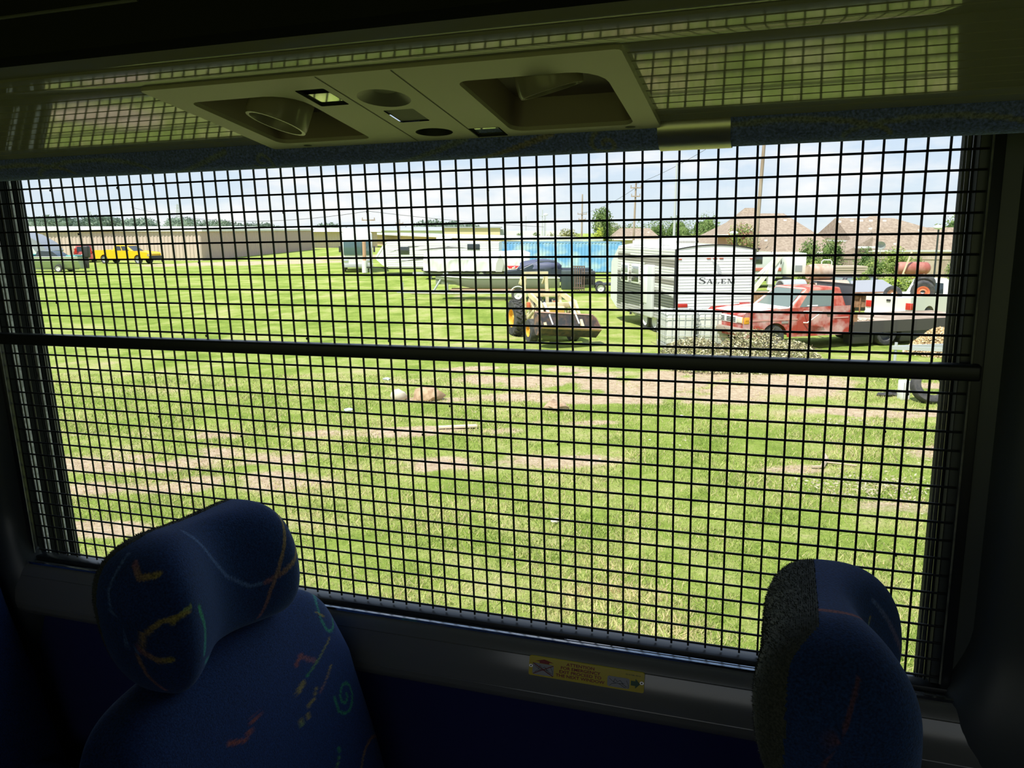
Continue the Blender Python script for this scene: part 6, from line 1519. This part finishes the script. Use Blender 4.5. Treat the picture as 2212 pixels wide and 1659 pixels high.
for x in (-1.6, -.2, 1.2): b = MB(); b.rbox((x, -1.13, 1.5), (x+.7, -1.08, 2.0), .01); b.build('window', m_glassd, t)
b = MB(); b.rbox((-.4, -1.14, 1.05), (1.8, -1.09, 1.25), .01); b.build('red_band', mat('dull_red', (0.5, 0.14, 0.1), .6), t)
b = MB(); b.box((-2.6, -.9, .42), (2.6, .9, .62)); b.build('chassis', m_under, t)
for s in (-1, 1): wheel(t, .2, s*.95, .34, .2, face=s)
t = thing('lumber_pile', 'low stack of boards with white rail loop left of the green sapling', 'lumber', (19.2, 48, 0), rad(3))
for k in range(5): b = MB(); b.box((-1.3, -.6+rng.uniform(-.05, .05), .9+k*.12), (1.5, .6, 1.0+k*.12)); b.build('board', mat('board_tan', (0.52, 0.42, 0.33), .8), t, 0)
b = MB(); b.box((-1.2, -.5, 0), (1.4, .5, .9)); b.build('base_block', mat('block_grey', (0.30, 0.30, 0.28), .8), t, 0)
b = MB(); b.tube([(-1.3, -.7, .8), (-1.3, -.7, 1.75), (-1.2, -.7, 1.85), (-.8, -.7, 1.85), (-.7, -.7, 1.75), (-.7, -.7, .8)], .035, 8); b.build('rail_loop', m_white, t)

# ---- right foreground: trailer tongue, wood chips, big tyre, plastic box
t = thing('trailer_tongue', 'grey steel A frame trailer tongue pointing left beside the wood chips', 'trailer tongue', (11.4, 21.6, 0))
b = MB(); b.beam((-1.2, -.15, .48), (1.4, .35, .50), .07, .10); b.beam((-1.2, -.15, .48), (1.3, -.75, .45), .07, .10); b.beam((.3, .12, .50), (.3, -.50, .47), .06, .08); b.beam((1.3, .45, .5), (1.3, -.9, .45), .08, .1); b.build('frame', m_galv, t)
b = MB(); b.tube([(-1.1, -.15, 0), (-1.1, -.15, .62)], .04, 8); b.tube([(1.3, -.6, 0), (1.3, -.6, .45)], .04, 8); b.build('jack', m_galv, t)
b = MB(); cs = []
for k in range(8000):
    a = rng.uniform(0, 6.283); r = rng.random()**.5; x = r*1.5*math.cos(a); y = r*.95*math.sin(a); z = .80*(1-r*r)*(1+.25*noise.noise(Vector((x*2, y*2, 0))))+rng.uniform(0, .05)
    u = Vector((rng.gauss(0, 1), rng.gauss(0, 1), rng.gauss(0, .7))).normalized(); w = u.orthogonal().normalized(); s_ = rng.uniform(.018, .05); p = Vector((x, y, z))
    b.add([p-u*s_, p+w*s_*.5, p+u*s_, p-w*s_*.5], [(0, 1, 2, 3)]); c = rng.choice([(.60, .44, .22), (.72, .56, .32), (.45, .31, .16), (.8, .68, .44)]); cs += [c]*4
b.blob((0, 0, 0), (1.2, .7, .5), 2, .2); cs += [(.4, .28, .15)]*(len(b.v)-len(cs)); b.c = cs
o = b.build('wood_chips', leaf_mat('chip', tl=0.05), None, 0, fixn=False); o.location = (13.0, 23.4, 0); tag(o, 'heap of fresh tan wood chips at the right window edge', 'wood chips', kind='stuff')
tyre('big worn grey tyre leaning at the right, half cut by the window edge', (8.86, 16.75, .36), .40, .26, RZ(-8) @ RX(-22))
t = thing('plastic_crate', 'ribbed white plastic box standing against the big worn tyre', 'box', (8.42, 17.0, 0), rad(6))
b = MB(); b.rbox((-.09, -.10, 0), (.09, .10, .42), .012); b.build('shell', m_white, t)
for k in range(4): b = MB(); b.box((-.075+k*.043, -.108, .03), (-.055+k*.043, -.10, .39)); b.build('rib', mat('rib_grey', (0.55, 0.55, 0.54), .5), t, 0)
b = MB(); b.blob((0, 0, .04), (.22, .10, .06), 2, .6, 3); o = b.build('rubber_scrap', m_tire); o.location = (8.25, 17.35, 0); tag(o, 'black rubber scrap left of the white plastic box', 'scrap')
# ---- dry brush pile
m_dry = leaf_mat('dry_leaf', tl=0.25)
b = MB(); cs = []
def bh(x, y):   # pile height
    q = 0
    for cx, cy, rx, ry, h in ((5.1, 22.4, 1.0, .9, .62), (6.6, 21.8, 1.1, .9, .95), (7.4, 21.2, .9, .8, .70), (5.9, 20.9, 1.9, .9, .40)):
        d = 1-((x-cx)/rx)**2-((y-cy)/ry)**2
        if d > 0: q = max(q, h*d**.6)
    return q
n = 0
while n < 15000:
    x = rng.uniform(4.0, 8.4); y = rng.uniform(19.9, 23.4); h = bh(x, y)
    if h <= 0: continue
    z = h*rng.random()**.5; p = Vector((x, y, z+.01)); u = Vector((rng.gauss(0, 1), rng.gauss(0, 1), rng.gauss(0, .8))).normalized(); w = u.orthogonal().normalized(); s_ = rng.uniform(.020, .05)
    b.add([p-u*s_, p+w*s_*.45, p+u*s_, p-w*s_*.45], [(0, 1, 2, 3)]); c = rng.choice([(.52, .47, .27), (.66, .60, .40), (.38, .34, .17), (.27, .28, .12), (.72, .68, .50), (.17, .15, .08), (.12, .11, .06)]); cs += [c]*4; n += 1
for k in range(260):
    x = rng.uniform(4.2, 8.0); y = rng.uniform(20.2, 23.0); h = bh(x, y)
    if h <= 0.05: continue
    a = rng.uniform(0, 6.28); L = rng.uniform(.2, .7); o_ = len(b.v); b.tube([(x, y, h*rng.random()), (x+L*math.cos(a), y+L*.5*math.sin(a), h*rng.uniform(.4, 1.15))], .006, 4); cs += [(.30, .22, .14)]*(len(b.v)-o_)
b.c = cs; o = b.build('brush_pile', m_dry, None, 0, fixn=False); tag(o, 'heap of cut branches with dry cream leaves before the totes and red truck', 'brush pile', kind='stuff')
# ---- litter on the grass
def litter(name, label, cat, x, y, r, m, amp=.4, fl=.4, group=None):
    b = MB(); b.blob((0, 0, r*fl*.5), (r, r*.8, r*fl), 2, amp, 2.5); o = b.build(name, m); o.location = (x, y, 0); o.rotation_euler = (0, 0, rng.uniform(0, 6)); return tag(o, label, cat, group)
litter('rock', 'pale round rock in the grass left of the brown dirt mound', 'rock', -2.45, 17.1, .19, mat('pale_rock', (0.58, 0.52, 0.42), .9), .3, .75)
litter('dirt_mound', 'small brown heap of dug earth below the window bar', 'dirt mound', -1.80, 17.1, .34, mat('earth', (0.34, 0.22, 0.13), 1, col2=(0.48, 0.34, 0.22), nscale=9), .5, .5)
litter('bark_debris', 'brown scrap of bark and roots near the middle of the bare strip', 'debris', 0.9, 16.1, .30, MATS['earth'], .7, .3)
b = MB(); b.beam((-.35, 0, .03), (.35, .12, .03), .12, .03); o = b.build('board_scrap', mat('pale_wood', (0.66, 0.56, 0.40), .8)); o.location = (-1.0, 14.4, 0); tag(o, 'short pale board lying in the grass at the middle left', 'board')
b = MB(); b.tube([(0, 0, .03), (.2, .35, .05), (.28, .65, .03)], .035, 6); b.tube([(.15, .2, .04), (.55, .05, .03)], .015, 5); b.tube([(0, 0, .03), (-.15, .02, .02)], .02, 5); o = b.build('fallen_branch', mat('pale_bark', (0.48, 0.38, 0.28), .9)); o.location = (4.75, 11.9, 0); tag(o, 'pale forked branch lying in the grass at right', 'branch')
m_husk = leaf_mat('husk', tl=0.3); b = MB(); cs = []
for (cx, cy, rx, ry, n) in ((5.1, 10.9, .9, .6, 420), (4.3, 11.1, .4, .3, 60), (1.25, 12.3, .35, .3, 25), (5.6, 9.9, .5, .3, 60), (2.8, 13.6, .8, .6, 16), (6.6, 12.2, .6, .4, 40), (-.2, 15.8, .8, .4, 22), (6.2, 14.8, .9, .3, 90), (6.4, 13.0, .6, .5, 30)):
    for k in range(n):
        x = cx+rng.gauss(0, .5)*rx; y = cy+rng.gauss(0, .5)*ry; u = Vector((rng.gauss(0, 1), rng.gauss(0, 1), rng.gauss(0, .35))).normalized(); w = u.orthogonal().normalized(); s_ = rng.uniform(.012, .036); p = Vector((x, y, rng.uniform(.02, .07)))
        b.add([p-u*s_, p+w*s_*.4, p+u*s_, p-w*s_*.4], [(0, 1, 2, 3)]); c = rng.choice([(.56, .49, .36), (.48, .41, .29), (.66, .60, .46), (.38, .34, .24)]); cs += [c]*4
b.c = cs; o = b.build('dry_leaves', m_husk, None, 0, fixn=False); tag(o, 'scattered dry curled leaves on the grass at the lower right', 'dry leaves', kind='stuff')
for (x, y, r, c, lb) in ((-3.05, 19.3, .10, (.6, .66, .8), 'pale blue scrap of plastic in the grass below the window bar'), (-3.3, 15.9, .09, (.55, .65, .85), 'light blue litter scrap at the middle left lawn'), (.55, 9.6, .07, (.8, .72, .6), 'cream stone in the near lawn left of centre bottom'), (3.3, 15.3, .08, (.78, .7, .6), 'whitish pebble at the edge of the bare strip')):
    litter('litter_scrap', lb, 'litter', x, y, r, mat('litter_%d' % int(c[0]*100+c[2]*10), c, .7), .5, .4)
